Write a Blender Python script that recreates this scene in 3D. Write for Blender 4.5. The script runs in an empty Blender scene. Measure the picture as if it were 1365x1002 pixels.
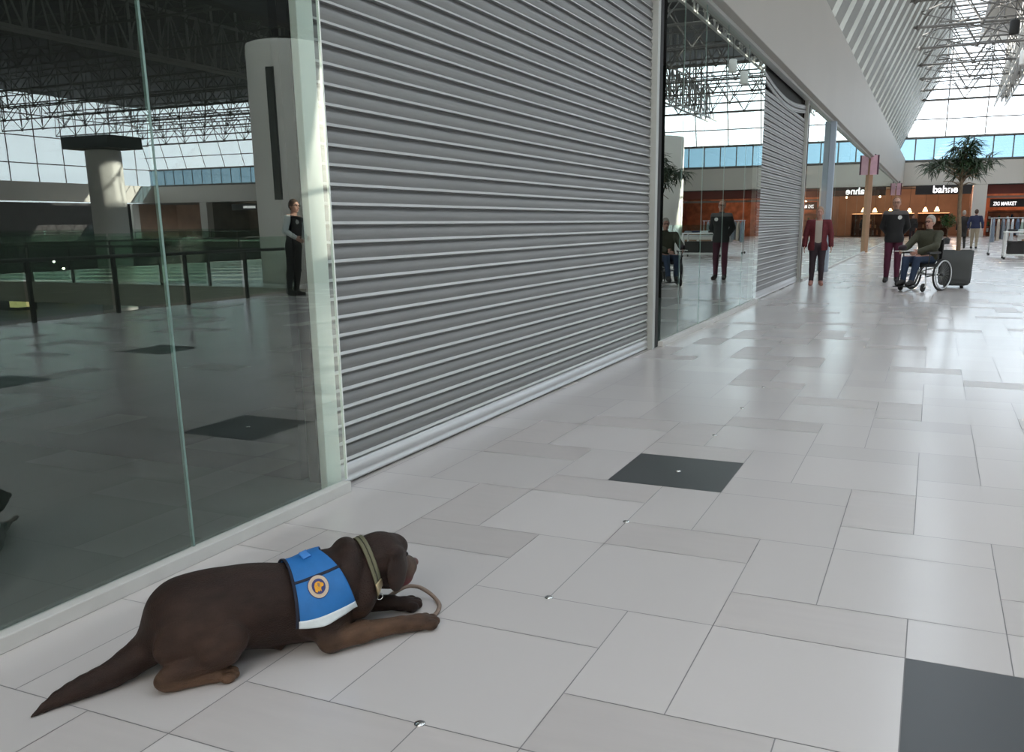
import bpy, bmesh, math, random
import numpy as np
from mathutils import Vector, Matrix
random.seed(7); RNG = np.random.RandomState(3)
C = bpy.context.scene.collection
PI = math.pi
V3 = lambda *a: np.array(a, float)

# ------------------------------------------------------------------ materials
def mat(name, col, rough=.6, metal=0., var=0., scale=8., bump=0., bscale=60., spec=.5, emit=None, estr=1., stretch=None, sheen=0., coat=0., attr=None):
    m = bpy.data.materials.new(name); m.use_nodes = True
    nt = m.node_tree; b = nt.nodes['Principled BSDF']
    b.inputs['Base Color'].default_value = (*col, 1); b.inputs['Roughness'].default_value = rough
    b.inputs['Metallic'].default_value = metal; b.inputs['Specular IOR Level'].default_value = spec
    if sheen: b.inputs['Sheen Weight'].default_value = sheen; b.inputs['Sheen Roughness'].default_value = .4
    if coat: b.inputs['Coat Weight'].default_value = coat
    if emit: b.inputs['Emission Color'].default_value = (*emit, 1); b.inputs['Emission Strength'].default_value = estr
    tc = nt.nodes.new('ShaderNodeTexCoord'); src = tc.outputs['Object']
    if stretch:
        mp = nt.nodes.new('ShaderNodeMapping'); mp.inputs['Scale'].default_value = stretch
        nt.links.new(src, mp.inputs['Vector']); src = mp.outputs['Vector']
    last = None
    if attr:
        a = nt.nodes.new('ShaderNodeAttribute'); a.attribute_name = attr; last = a.outputs['Color']
        nt.links.new(last, b.inputs['Base Color'])
    if var:
        n = nt.nodes.new('ShaderNodeTexNoise'); n.inputs['Scale'].default_value = scale; n.inputs['Detail'].default_value = 5
        nt.links.new(src, n.inputs['Vector'])
        mr = nt.nodes.new('ShaderNodeMapRange'); mr.inputs['From Min'].default_value = .3; mr.inputs['From Max'].default_value = .7
        mr.inputs['To Min'].default_value = 1 - var; mr.inputs['To Max'].default_value = 1 + var
        nt.links.new(n.outputs['Fac'], mr.inputs['Value'])
        mx = nt.nodes.new('ShaderNodeMix'); mx.data_type = 'RGBA'; mx.blend_type = 'MULTIPLY'; mx.inputs[0].default_value = 1
        mx.inputs[6].default_value = (*col, 1)
        if last: nt.links.new(last, mx.inputs[6])
        nt.links.new(mr.outputs['Result'], mx.inputs[7]); nt.links.new(mx.outputs[2], b.inputs['Base Color'])
    if bump:
        n2 = nt.nodes.new('ShaderNodeTexNoise'); n2.inputs['Scale'].default_value = bscale; n2.inputs['Detail'].default_value = 4
        nt.links.new(src, n2.inputs['Vector'])
        bp = nt.nodes.new('ShaderNodeBump'); bp.inputs['Strength'].default_value = bump; bp.inputs['Distance'].default_value = .01
        nt.links.new(n2.outputs['Fac'], bp.inputs['Height']); nt.links.new(bp.outputs['Normal'], b.inputs['Normal'])
    return m

def glass(name, tint, ior=1.5, rough=0.0, double=True):
    """flat pane: clear tinted transmission plus a mirror reflection that grows with the angle, as both faces of a sheet of glass give"""
    m = bpy.data.materials.new(name); m.use_nodes = True; nt = m.node_tree; nt.nodes.clear()
    o = nt.nodes.new('ShaderNodeOutputMaterial'); mix = nt.nodes.new('ShaderNodeMixShader')
    t = nt.nodes.new('ShaderNodeBsdfTransparent'); t.inputs['Color'].default_value = (*tint, 1)
    g = nt.nodes.new('ShaderNodeBsdfGlossy'); g.inputs['Roughness'].default_value = rough; g.inputs['Color'].default_value = (.93, 1, .96, 1)
    f = nt.nodes.new('ShaderNodeFresnel'); f.inputs['IOR'].default_value = ior
    geo = nt.nodes.new('ShaderNodeNewGeometry')     # the same pane from both sides
    im = nt.nodes.new('ShaderNodeMix'); im.data_type = 'FLOAT'; im.inputs[2].default_value = ior; im.inputs[3].default_value = 1 / ior
    nt.links.new(geo.outputs['Backfacing'], im.inputs[0]); nt.links.new(im.outputs[0], f.inputs['IOR'])
    fac = f.outputs['Fac']
    if double:
        a = nt.nodes.new('ShaderNodeMath'); a.operation = 'MULTIPLY'; a.inputs[1].default_value = 2; nt.links.new(fac, a.inputs[0])
        b = nt.nodes.new('ShaderNodeMath'); b.operation = 'ADD'; b.inputs[1].default_value = 1; nt.links.new(fac, b.inputs[0])
        d = nt.nodes.new('ShaderNodeMath'); d.operation = 'DIVIDE'; nt.links.new(a.outputs[0], d.inputs[0]); nt.links.new(b.outputs[0], d.inputs[1]); fac = d.outputs[0]
    nt.links.new(fac, mix.inputs[0]); nt.links.new(t.outputs[0], mix.inputs[1]); nt.links.new(g.outputs[0], mix.inputs[2])
    nt.links.new(mix.outputs[0], o.inputs['Surface'])
    return m

M = {}
def tile_mat(name, col, rough, streak=0.):
    m = bpy.data.materials.new(name); m.use_nodes = True; nt = m.node_tree; b = nt.nodes['Principled BSDF']
    b.inputs['Roughness'].default_value = rough; b.inputs['Specular IOR Level'].default_value = .6
    at = nt.nodes.new('ShaderNodeAttribute'); at.attribute_name = 'tone'
    tc = nt.nodes.new('ShaderNodeTexCoord')
    n = nt.nodes.new('ShaderNodeTexNoise'); n.inputs['Scale'].default_value = 2.5; n.inputs['Detail'].default_value = 6
    mp = nt.nodes.new('ShaderNodeMapping'); mp.inputs['Scale'].default_value = (1, 1, 1) if not streak else (1.2, 9, 1)
    nt.links.new(tc.outputs['Object'], mp.inputs['Vector']); nt.links.new(mp.outputs['Vector'], n.inputs['Vector'])
    mr = nt.nodes.new('ShaderNodeMapRange'); k = .012 + streak
    mr.inputs['From Min'].default_value = .1; mr.inputs['From Max'].default_value = .9
    mr.inputs['To Min'].default_value = 1 - k; mr.inputs['To Max'].default_value = 1 + k
    if streak: nt.links.new(n.outputs['Fac'], mr.inputs['Value'])
    else: mr.inputs['Value'].default_value = .5
    mu = nt.nodes.new('ShaderNodeMath'); mu.operation = 'MULTIPLY'; nt.links.new(mr.outputs[0], mu.inputs[0]); nt.links.new(at.outputs['Fac'], mu.inputs[1])
    mx = nt.nodes.new('ShaderNodeMix'); mx.data_type = 'RGBA'; mx.blend_type = 'MULTIPLY'; mx.inputs[0].default_value = 1
    mx.inputs[6].default_value = (*col, 1); nt.links.new(mu.outputs[0], mx.inputs[7]); nt.links.new(mx.outputs[2], b.inputs['Base Color'])
    n3 = nt.nodes.new('ShaderNodeTexNoise'); n3.inputs['Scale'].default_value = 1.3; nt.links.new(tc.outputs['Object'], n3.inputs['Vector'])
    mr3 = nt.nodes.new('ShaderNodeMapRange'); mr3.inputs['To Min'].default_value = rough - .02; mr3.inputs['To Max'].default_value = rough + .02
    return m
M['tile'] = tile_mat('tile_light', (.592, .556, .548), .21)
M['tile_beige'] = tile_mat('tile_beige', (.537, .497, .487), .29, .035)
M['tile_dark'] = tile_mat('tile_dark', (.045, .05, .055), .33)
M['grout'] = mat('grout', (.24, .23, .235), .8)
M['glass'] = glass('shop_glass', (.84, .91, .87), 1.86)
M['glass_clear'] = glass('clear_glass', (.80, .9, .85), 1.5)
M['sky_glass'] = glass('roof_glass', (.93, .96, .97), 1.45, .05)
M['blue_glass'] = glass('blue_glass', (.15, .245, .30), 1.5)
M['alu'] = mat('aluminium_slats', (.245, .248, .246), .45, .35, .04, 6, stretch=(1, .15, 60))
M['lit_lip'] = mat('lit_slat_lip', (.55, .56, .555), .4, .3)  # paler copy of the slat metal: light caught on the lips, painted in
M['alu_bright'] = mat('aluminium_bright', (.62, .63, .64), .35, .7)
M['rail_grey'] = mat('grey_guide_rail', (.46, .47, .45), .5, .2)
M['black'] = mat('black_gap', (.012, .012, .012), .7)
M['sill'] = mat('pale_sill', (.62, .61, .59), .5, 0, .04)
M['post'] = mat('pale_post', (.88, .92, .88), .6, 0, .03, 5)
M['joint'] = mat('glass_joint', (.20, .31, .28), .3, 0)
M['cream'] = mat('cream_fascia', (.385, .36, .325), .55, 0, .02, .6)
M['white'] = mat('white_paint', (.80, .80, .78), .5)
M['steel_white'] = mat('white_steel', (.13, .125, .12), .5)
M['girder_white'] = mat('girder_paint', (.34, .335, .32), .5)
M['louvre'] = mat('louvre_bars', (.25, .255, .24), .6)
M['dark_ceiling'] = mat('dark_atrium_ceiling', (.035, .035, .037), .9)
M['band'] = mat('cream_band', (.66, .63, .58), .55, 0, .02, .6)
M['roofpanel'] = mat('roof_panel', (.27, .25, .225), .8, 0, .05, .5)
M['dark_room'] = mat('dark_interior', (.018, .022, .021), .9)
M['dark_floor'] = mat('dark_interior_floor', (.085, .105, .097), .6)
M['fur'] = mat('chocolate_fur', (.04, .024, .019), .52, 0, .34, 30, .45, 330, .24, sheen=.02, stretch=(.5, 1, 1), attr='fur')
M['blue'] = mat('blue_vest', (.012, .15, .45), .6, 0, .06, 30, .15, 400)
M['blue_light'] = mat('blue_webbing', (.06, .25, .68), .55, 0, .05, 60)
M['reflective'] = mat('reflective_tape', (.70, .76, .80), .4, 0, .04, 60)
M['vest_trim'] = mat('vest_binding', (.012, .016, .035), .8)
M['patch_ring'] = mat('patch_ring', (.58, .47, .36), .8, 0, .08, 300)
M['patch_navy'] = mat('patch_navy', (.045, .055, .19), .8)
M['patch_gold'] = mat('patch_gold', (.75, .36, .035), .8, 0, .1, 200)
M['olive_web'] = mat('olive_collar', (.13, .125, .075), .6, 0, .1, 200)
M['olive_dark'] = mat('dark_collar_line', (.035, .032, .022), .7)
M['brass'] = mat('brass', (.55, .45, .28), .3, .9)
M['chrome'] = mat('chrome', (.75, .75, .75), .15, 1)
M['nose'] = mat('dog_nose', (.10, .04, .035), .35)
M['lip'] = mat('dog_lip', (.20, .045, .05), .35)
M['eye'] = mat('eye', (.02, .012, .01), .1)
M['leather'] = mat('leash_leather', (.23, .165, .13), .6, 0, .1, 60)
M['skin'] = mat('skin', (.50, .28, .21), .5)
M['skin_pink'] = mat('skin_ruddy', (.46, .245, .19), .5)
M['hair_brown'] = mat('brown_hair', (.07, .04, .025), .7, 0, .3, 90)
M['hair_grey'] = mat('grey_hair', (.36, .33, .30), .7, 0, .2, 90)
M['hair_fair'] = mat('fair_hair', (.33, .22, .15), .7, 0, .2, 90)
M['burgundy'] = mat('burgundy_jacket', (.12, .013, .02), .75, 0, .15, 20, .3, 40)
M['beige_top'] = mat('beige_top', (.42, .37, .32), .8, 0, .05)
M['dark_trs'] = mat('dark_trousers', (.03, .017, .025), .8)
M['wine_trs'] = mat('wine_trousers', (.085, .012, .035), .8, 0, .1)
M['black_cl'] = mat('black_jacket', (.012, .012, .014), .75)
M['grey_cl'] = mat('grey_shoulder', (.11, .10, .10), .8)
M['olive_cl'] = mat('olive_jacket', (.05, .05, .03), .75, 0, .15, 14, .3, 30)
M['jeans'] = mat('blue_jeans', (.018, .035, .075), .8, 0, .15, 30)
M['navy_cl'] = mat('navy_jacket', (.018, .025, .07), .8)
M['khaki'] = mat('khaki_trousers', (.36, .30, .22), .8)
M['charcoal_coat'] = mat('charcoal_coat', (.03, .027, .027), .85)
M['shirt'] = mat('pale_shirt', (.62, .67, .66), .7)
M['shoe_dark'] = mat('dark_shoe', (.018, .016, .016), .5)
M['shoe_tan'] = mat('pinkish_shoe', (.36, .17, .14), .6)
M['rubber'] = mat('rubber', (.012, .012, .012), .7)
M['wc_frame'] = mat('wheelchair_frame', (.03, .03, .032), .4, .3)
M['planter'] = mat('dark_planter', (.062, .066, .066), .6, 0, .08, 4)
M['soil'] = mat('soil', (.03, .02, .014), .9)
M['bark'] = mat('pale_bark', (.20, .145, .095), .85, 0, .2, 20, .3, 50)
M['leaf'] = mat('dark_leaf', (.028, .058, .022), .4, 0, .3, 4)
M['leaf_bush'] = mat('bush_leaf', (.035, .10, .02), .5, 0, .3, 4)
M['wood_post'] = mat('tan_post', (.50, .30, .19), .55, 0, .06, 3)
M['blue_col'] = mat('blue_grey_column', (.36, .42, .50), .5)
M['sign_black'] = mat('sign_black', (.012, .01, .012), .5)
M['sign_lit'] = mat('lit_letters', (.9, .9, .9), .5, emit=(1, .97, .98), estr=1.6)
M['sign_pink'] = mat('pink_sign', (.72, .44, .54), .5, 0, .12, 3)
M['sign_dark'] = mat('maroon_sign_edge', (.10, .03, .06), .5)
M['warm_wall'] = mat('warm_brown_wall', (.26, .15, .10), .7, 0, .2, .8)
M['red_wall'] = mat('red_fascia', (.16, .03, .02), .6, 0, .1, 1)
M['orange_wall'] = mat('orange_wall', (.40, .14, .07), .7, 0, .4, 2)
M['shop_wall'] = mat('shop_wall', (.20, .17, .15), .8, 0, .3, .6)
M['shop_dark'] = mat('shop_dark_wall', (.05, .045, .045), .8, 0, .3, .6)
M['shop_floor'] = mat('shop_floor', (.30, .20, .17), .5)
M['cab_wood'] = mat('dark_cabinet_wood', (.12, .045, .025), .6, 0, .2, 3)
M['lamp_glow'] = mat('glowing_lampshade', (.9, .7, .45), .6, emit=(1, .62, .28), estr=9)
M['strip_glow'] = mat('warm_shelf_light', (.9, .7, .5), .6, emit=(1, .45, .2), estr=3)
M['cool_glow'] = mat('cool_light_panel', (.9, .9, .9), .6, emit=(1, .95, .85), estr=2.5)
M['yellow_glow'] = mat('yellow_light_panel', (.9, .8, .4), .6, emit=(1, .85, .35), estr=2.)
M['bal_glass'] = glass('balustrade_glass', (.62, .78, .68), 1.5)
M['bal_rail'] = mat('dark_handrail', (.03, .032, .03), .5)
M['slab'] = mat('floor_slab_edge', (.28, .25, .21), .8)
M['low_floor'] = mat('lower_floor', (.11, .11, .10), .5, 0, .3, .5)
M['tower'] = mat('white_tower', (.82, .80, .75), .6, 0, .03, .5)
M['slot'] = mat('dark_slot_glass', (.03, .032, .033), .3)
M['card'] = mat('cardboard', (.33, .20, .12), .8, 0, .1, 5)
M['steel_dark'] = mat('dark_steel', (.05, .055, .06), .5)

# ------------------------------------------------------------------ mesh helpers
def bm_new(): return bmesh.new()
def box(bm, x0, x1, y0, y1, z0, z1):
    v = [bm.verts.new((x, y, z)) for x in (x0, x1) for y in (y0, y1) for z in (z0, z1)]
    for f in ((0, 1, 3, 2), (4, 6, 7, 5), (0, 4, 5, 1), (2, 3, 7, 6), (0, 2, 6, 4), (1, 5, 7, 3)):
        bm.faces.new([v[i] for i in f])
    return bm
def tube(bm, pts, r, n=8, closed=False, cap=True):
    pts = [Vector(p) for p in pts]; N = len(pts)
    rr = r if hasattr(r, '__len__') else [r] * N
    rings = []; up = None
    for i, p in enumerate(pts):
        a = pts[i - 1] if (i > 0 or closed) else p; b = pts[(i + 1) % N] if (i < N - 1 or closed) else p
        d = (b - a).normalized()
        if up is None:
            up = Vector((0, 0, 1)) if abs(d.z) < .9 else Vector((1, 0, 0))
        u = (up - d * up.dot(d))
        if u.length < 1e-6: u = d.orthogonal()
        u.normalize(); w = d.cross(u); up = u
        rings.append([bm.verts.new(p + (u * math.cos(2 * PI * k / n) + w * math.sin(2 * PI * k / n)) * rr[i]) for k in range(n)])
    for i in range(N if closed else N - 1):
        A = rings[i]; B = rings[(i + 1) % N]
        for k in range(n): bm.faces.new((A[k], A[(k + 1) % n], B[(k + 1) % n], B[k]))
    if cap and not closed:
        bm.faces.new(rings[0][::-1]); bm.faces.new(rings[-1])
    return bm
def lathe(bm, prof, c=(0, 0, 0), n=24):
    rings = []
    for r, z in prof:
        rings.append([bm.verts.new((c[0] + r * math.cos(2 * PI * k / n), c[1] + r * math.sin(2 * PI * k / n), c[2] + z)) for k in range(n)])
    for A, B in zip(rings, rings[1:]):
        for k in range(n): bm.faces.new((A[k], A[(k + 1) % n], B[(k + 1) % n], B[k]))
    bm.faces.new(rings[0][::-1]); bm.faces.new(rings[-1])
    return bm
def ell(bm, c, r, nu=14, nv=10):
    mtx = Matrix.Translation(c) @ Matrix.Diagonal((*r, 1))
    bmesh.ops.create_uvsphere(bm, u_segments=nu, v_segments=nv, radius=1, matrix=mtx); return bm
def quad(bm, *p): return bm.faces.new([bm.verts.new(q) for q in p])
def prism(bm, poly, z0, z1):
    a = [bm.verts.new((x, y, z0)) for x, y in poly]; b = [bm.verts.new((x, y, z1)) for x, y in poly]; n = len(poly)
    bm.faces.new(a[::-1]); bm.faces.new(b)
    for i in range(n): bm.faces.new((a[i], a[(i + 1) % n], b[(i + 1) % n], b[i]))
    return bm
def obj(name, bm, m, parent=None, smooth=False, bevel=0., loc=None, **props):
    me = bpy.data.meshes.new(name)
    bmesh.ops.recalc_face_normals(bm, faces=bm.faces); bm.to_mesh(me); bm.free()
    return link(name, me, m, parent, smooth, bevel, loc, **props)
def link(name, me, m, parent=None, smooth=False, bevel=0., loc=None, **props):
    o = bpy.data.objects.new(name, me); C.objects.link(o)
    for k in (m if isinstance(m, (list, tuple)) else [m]): me.materials.append(M[k] if isinstance(k, str) else k)
    if smooth:
        for p in me.polygons: p.use_smooth = True
    if bevel:
        b = o.modifiers.new('bevel', 'BEVEL'); b.width = bevel; b.segments = 2; b.limit_method = 'ANGLE'
    if parent: o.parent = parent
    if loc is not None: o.location = loc
    for k, v in props.items(): o[k] = v
    return o
def thing(name, label, cat, loc=(0, 0, 0), rz=0., group=None):
    o = bpy.data.objects.new(name, None); C.objects.link(o); o.location = loc; o.rotation_euler = (0, 0, rz)
    o.empty_display_size = .1
    o['label'] = label; o['category'] = cat; o['kind'] = 'thing'
    if group: o['group'] = group
    return o
def tag(o, label, cat, group=None):
    o['label'] = label; o['category'] = cat; o['kind'] = 'thing'
    if group: o['group'] = group
    return o
def struct(name, bm, m, label=None, parent=None, **k):
    o = obj(name, bm, m, parent, **k)
    if parent is None:
        o['kind'] = 'structure'
        if label: o['label'] = label
        o['category'] = name.split('_')[0]
    return o
def text_mesh(s, size, depth, bold=0., sx=1.):
    cu = bpy.data.curves.new('txt', 'FONT'); cu.body = s; cu.size = size; cu.extrude = depth; cu.offset = bold
    cu.align_x = 'CENTER'; cu.align_y = 'CENTER'
    o = bpy.data.objects.new('txt', cu); C.objects.link(o)
    dg = bpy.context.evaluated_depsgraph_get(); me = bpy.data.meshes.new_from_object(o.evaluated_get(dg))
    bpy.data.objects.remove(o); bpy.data.curves.remove(cu)
    me.transform(Matrix.Rotation(PI / 2, 4, 'X') @ Matrix.Diagonal((sx, 1, 1, 1)))
    me.materials.clear()
    return me

# ------------------------------------------------------------------ smooth bodies: distance fields + surface nets
def rotmat(rx=0, ry=0, rz=0): return np.array(Matrix.Rotation(rz, 3, 'Z') @ Matrix.Rotation(ry, 3, 'Y') @ Matrix.Rotation(rx, 3, 'X'))
def cap(a, b, ra, rb=None, k=.03, tag=0): return dict(t='c', a=V3(*a), b=V3(*b), ra=ra, rb=ra if rb is None else rb, k=k, tag=tag)
def eli(c, r, R=None, k=.03, tag=0): return dict(t='e', c=V3(*c), r=V3(*r), R=np.eye(3) if R is None else R, k=k, tag=tag)
def pd(p, P):
    if p['t'] == 'c':
        a, b = p['a'], p['b']; ab = b - a; L = ab @ ab + 1e-12
        h = np.clip(((P - a) @ ab) / L, 0, 1)
        return np.linalg.norm(P - a - h[..., None] * ab, axis=-1) - (p['ra'] + (p['rb'] - p['ra']) * h)
    q = (P - p['c']) @ p['R']
    k0 = np.linalg.norm(q / p['r'], axis=-1); k1 = np.linalg.norm(q / p['r']**2, axis=-1)
    return k0 * (k0 - 1) / np.maximum(k1, 1e-9)
def pbox(p):
    if p['t'] == 'c':
        r = max(p['ra'], p['rb']); return np.minimum(p['a'], p['b']) - r, np.maximum(p['a'], p['b']) + r
    r = p['r'].max(); return p['c'] - r, p['c'] + r
def smin(a, b, k):
    h = np.maximum(k - np.abs(a - b), 0) / k
    return np.minimum(a, b) - h * h * k * .25
def field(prims, P, grow=0.):
    f = np.full(P.shape[:-1], 1.)
    for p in prims:
        d = pd(p, P) - grow
        f = np.maximum(f, -d) if p.get('sub') else smin(f, d, p['k'])
    return f
def nets(prims, vox, grow=0., cuts=(), boxes=(), name='body', pad=.02):
    lo = np.min([pbox(p)[0] for p in prims if not p.get('sub')], 0) - grow - pad; hi = np.max([pbox(p)[1] for p in prims if not p.get('sub')], 0) + grow + pad
    n = np.ceil((hi - lo) / vox).astype(int) + 2
    ax = [lo[i] + vox * np.arange(n[i]) for i in range(3)]
    F = np.full(n, 1.)
    for p in prims:
        a, b = pbox(p); m = grow + p['k'] + 2 * vox + .03
        i0 = np.maximum(((a - m - lo) / vox).astype(int), 0); i1 = np.minimum(((b + m - lo) / vox).astype(int) + 2, n)
        sl = tuple(slice(x, y) for x, y in zip(i0, i1))
        P = np.stack(np.meshgrid(*[ax[i][sl[i]] for i in range(3)], indexing='ij'), -1)
        d = pd(p, P) - grow
        F[sl] = np.maximum(F[sl], -d) if p.get('sub') else smin(F[sl], d, p['k'])
    if len(cuts) or len(boxes):
        P = np.stack(np.meshgrid(*ax, indexing='ij'), -1)
        for nn, dd in cuts: F = np.maximum(F, P @ V3(*nn) - dd)
        for c, h in boxes:                                   # carve a box away
            q = np.abs(P - V3(*c)) - V3(*h); F = np.maximum(F, -np.max(q, -1))
    S = F < 0
    acc = np.zeros((*(n - 1), 3)); cnt = np.zeros(n - 1)
    offs = [(0, 0, 0), (1, 0, 0), (0, 1, 0), (1, 1, 0), (0, 0, 1), (1, 0, 1), (0, 1, 1), (1, 1, 1)]
    sub = lambda A, o: A[o[0]:n[0] - 1 + o[0], o[1]:n[1] - 1 + o[1], o[2]:n[2] - 1 + o[2]]
    for i in range(8):
        for j in range(i + 1, 8):
            d = np.abs(np.subtract(offs[i], offs[j]))
            if d.sum() != 1: continue
            fa, fb = sub(F, offs[i]), sub(F, offs[j]); c = (fa < 0) != (fb < 0)
            t = np.where(c, fa / np.where(c, fa - fb, 1), 0)
            for x in range(3): acc[..., x] += np.where(c, offs[i][x] + t * (offs[j][x] - offs[i][x]), 0)
            cnt += c
    idx = -np.ones(n - 1, int); act = cnt > 0; idx[act] = np.arange(act.sum())
    cells = np.argwhere(act); verts = lo + vox * (cells + acc[act] / cnt[act][:, None])
    faces = []
    for a in range(3):
        b, c = (a + 1) % 3, (a + 2) % 3
        s0 = [slice(1, n[i] - 1) for i in range(3)]; s1 = list(s0); s0[a] = slice(0, n[a] - 1); s1[a] = slice(1, n[a])
        A = S[tuple(s0)]; B = S[tuple(s1)]; E = np.argwhere(A != B)
        if not len(E): continue
        base = E.copy(); base[:, b] += 1; base[:, c] += 1
        inside = A[tuple(E.T)]
        q = []
        for db, dc in ((0, 0), (-1, 0), (-1, -1), (0, -1)):
            k = base.copy(); k[:, b] += db; k[:, c] += dc; q.append(idx[tuple(k.T)])
        q = np.stack(q, 1); q[~inside] = q[~inside][:, ::-1]; faces.append(q)
    faces = np.concatenate(faces); faces = faces[(faces >= 0).all(1)]
    me = bpy.data.meshes.new(name); me.from_pydata(verts.tolist(), [], faces.tolist()); me.update()
    return me, verts

# ================================================================== THE SETTING
XG = -2.66            # plane of the shop glass
HS = 3.86; HT = 5.9   # underside and top of the fascia
YE = 77.              # far end wall
S = .3; GX, GY = .0259, 1.545   # tile module and its origin

def build_floor():
    rect = {}
    def fill(i0, i1, j0, j1, cls):
        for i in range(i0, i1):
            for j in range(j0, j1): rect[(i, j)] = (i0, i1, j0, j1, cls)
    I0, I1, J0, J1 = -10, 22, -14, 255
    over = [(-5, -3, 9, 11, 2), (0, 2, 2, 4, 2), (7, 9, 18, 20, 2), (6, 8, 11, 13, 2), (0, 1, 4, 5, 0), (1, 3, 4, 5, 0), (2, 3, 2, 4, 0),
            (-2, 0, 4, 5, 1), (-1, 0, 8, 10, 1), (0, 2, 10, 11, 0), (1, 3, 5, 6, 1), (-4, -2, 6, 7, 1), (-7, -6, 6, 8, 1), (-7, -5, 5, 6, 1), (-5, -3, 3, 4, 0), (-3, -2, 2, 4, 0)]
    taken = {(i, j): o for o in over for i in range(o[0], o[1]) for j in range(o[2], o[3])}
    tiles = {}
    rr = random.Random(5)
    for a in range(-90, 90):
        for b in range(-40, 130):
            i, j = -4 + 2 * a + b, 4 - 2 * a + 3 * b
            if i < I0 - 3 or i > I1 + 2 or j < J0 - 4 or j > J1 + 2: continue
            c1 = rr.choice((0, 0, 1)); c2 = rr.choice((0, 0, 1))
            for t in ((i, i + 2, j, j + 2, 0), (i, i + 2, j + 2, j + 3, c1), (i - 1, i, j, j + 2, c2)):
                cells = [(x, y) for x in range(t[0], t[1]) for y in range(t[2], t[3])]
                free = [c for c in cells if c not in taken]
                if len(free) == len(cells): tiles[t[:4]] = t[4]
                else:
                    for c in free: tiles[(c[0], c[0] + 1, c[1], c[1] + 1)] = t[4]
    for o in over: tiles[o[:4]] = o[4]
    vs, fs, mi, tone = [], [], [], []
    g = .0018
    for (i0, i1, j0, j1), c in tiles.items():
        x0, x1 = max(GX + S * i0 + g, -2.95), min(GX + S * i1 - g, 6.5); y0, y1 = GY + S * j0 + g, min(GY + S * j1 - g, YE + 8)
        if x1 <= x0 or y1 <= y0: continue
        n = len(vs); vs += [(x0, y0, 0), (x1, y0, 0), (x1, y1, 0), (x0, y1, 0)]; fs.append((n, n + 1, n + 2, n + 3)); mi.append(c)
        tone.append(1 + rr.uniform(-.05, .04) if c < 2 else 1.)
    # grout bed (one sheet just under the tiles) and the plain floor further out
    def slab(x0, x1, y0, y1, m, z):
        n = len(vs); vs.extend([(x0, y0, z), (x1, y0, z), (x1, y1, z), (x0, y1, z)]); fs.append((n, n + 1, n + 2, n + 3)); mi.append(m); tone.append(1)
    slab(-2.95, 6.5, -3, YE + 8, 3, -.0015)
    slab(6.5, 20, 15.5, YE + 8, 0, -.001); slab(20, 76, 62, YE + 8, 0, -.001); slab(66, 76, -12, 62, 0, -.001); slab(-16, -2.95, 60, YE + 8, 0, -.001)
    me = bpy.data.meshes.new('floor'); me.from_pydata(vs, [], fs); me.update()
    o = link('floor', me, ['tile', 'tile_beige', 'tile_dark', 'grout'])
    for p, m in zip(me.polygons, mi): p.material_index = m
    at = me.attributes.new('tone', 'FLOAT', 'FACE'); at.data.foreach_set('value', tone)
    o['kind'] = 'structure'; o['category'] = 'floor'; o['label'] = 'pale stone mall floor laid in mixed tile sizes with a few dark tiles'
build_floor()
b = bm_new(); box(b, 6.5, 6.62, -3, 15.5, -.5, .0); box(b, 6.5, 20, 15.5, 15.62, -.5, 0); box(b, 19.88, 20, 15.5, 62, -.5, 0); box(b, 20, 66, 62, 62.2, -.5, 0); box(b, 66, 66.2, -12, 62, -.5, 0); struct('trim_1', b, 'slab', 'edge of the walkway floor above the atrium')
b = bm_new(); box(b, 6.62, 76, -12, 64, -4.8, -4.7); struct('floor_lower', b, 'low_floor', 'dark lower floor of the atrium')

# shop front: sills, panes, posts, dark rooms behind
def sill(name, y0, y1, lab):
    b = bm_new(); box(b, -2.672, -2.615, y0, y1, 0, .055); struct(name, b, 'sill', lab, bevel=.004)
sill('trim_2', -3, 3.57, 'pale sill under the big dark window'); sill('trim_3', 9.33, 15.12, 'pale sill under the second shop window'); sill('trim_4', 20.75, 72, 'pale sill under the far shop window')
def pane(name, y0, y1, z0, z1, m='glass', lab=None, joints=()):
    b = bm_new(); box(b, XG - .012, XG, y0, y1, z0, z1)
    o = struct(name, b, m, lab)
    for y in joints:
        j = bm_new(); box(j, XG - .013, XG + .0015, y - .008, y + .008, z0, z1); obj('window_joint', j, 'joint', o)
    return o
def pane_thin(name, y0, y1, z0, z1, lab, joints=(), edge=()):
    b = bm_new(); quad(b, (XG, y0, z0), (XG, y1, z0), (XG, y1, z1), (XG, y0, z1)); o = struct(name, b, 'glass', lab)
    for y in joints:
        j = bm_new(); box(j, XG - .012, XG + .001, y - .005, y + .005, z0, z1); obj('window_joint', j, 'joint', o)
    for y in edge:
        j = bm_new(); box(j, XG - .012, XG + .001, y - .004, y + .004, z0, z1); obj('pane_edge', j, 'post', o)
pane_thin('window_1', -3, 3.6, .055, HS, 'big dark shop window mirroring the atrium', (2.55,), (3.6,))
pane_thin('window_2', 9.385, 15.15, .055, HS, 'second shop window between the two roller shutters', (10.12, 11.11, 12.34, 13.79))
pane_thin('window_3', 20.75, 72, .055, HS, 'long shop window beyond the second shutter', (23., 27., 31., 35., 45., 55.))
b = bm_new(); box(b, -2.742, -2.70, 3.488, 3.606, 0, HS); struct('post_1', b, 'post', 'pale post behind the edge of the dark window', bevel=.004)['kind'] = 'structure'
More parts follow.
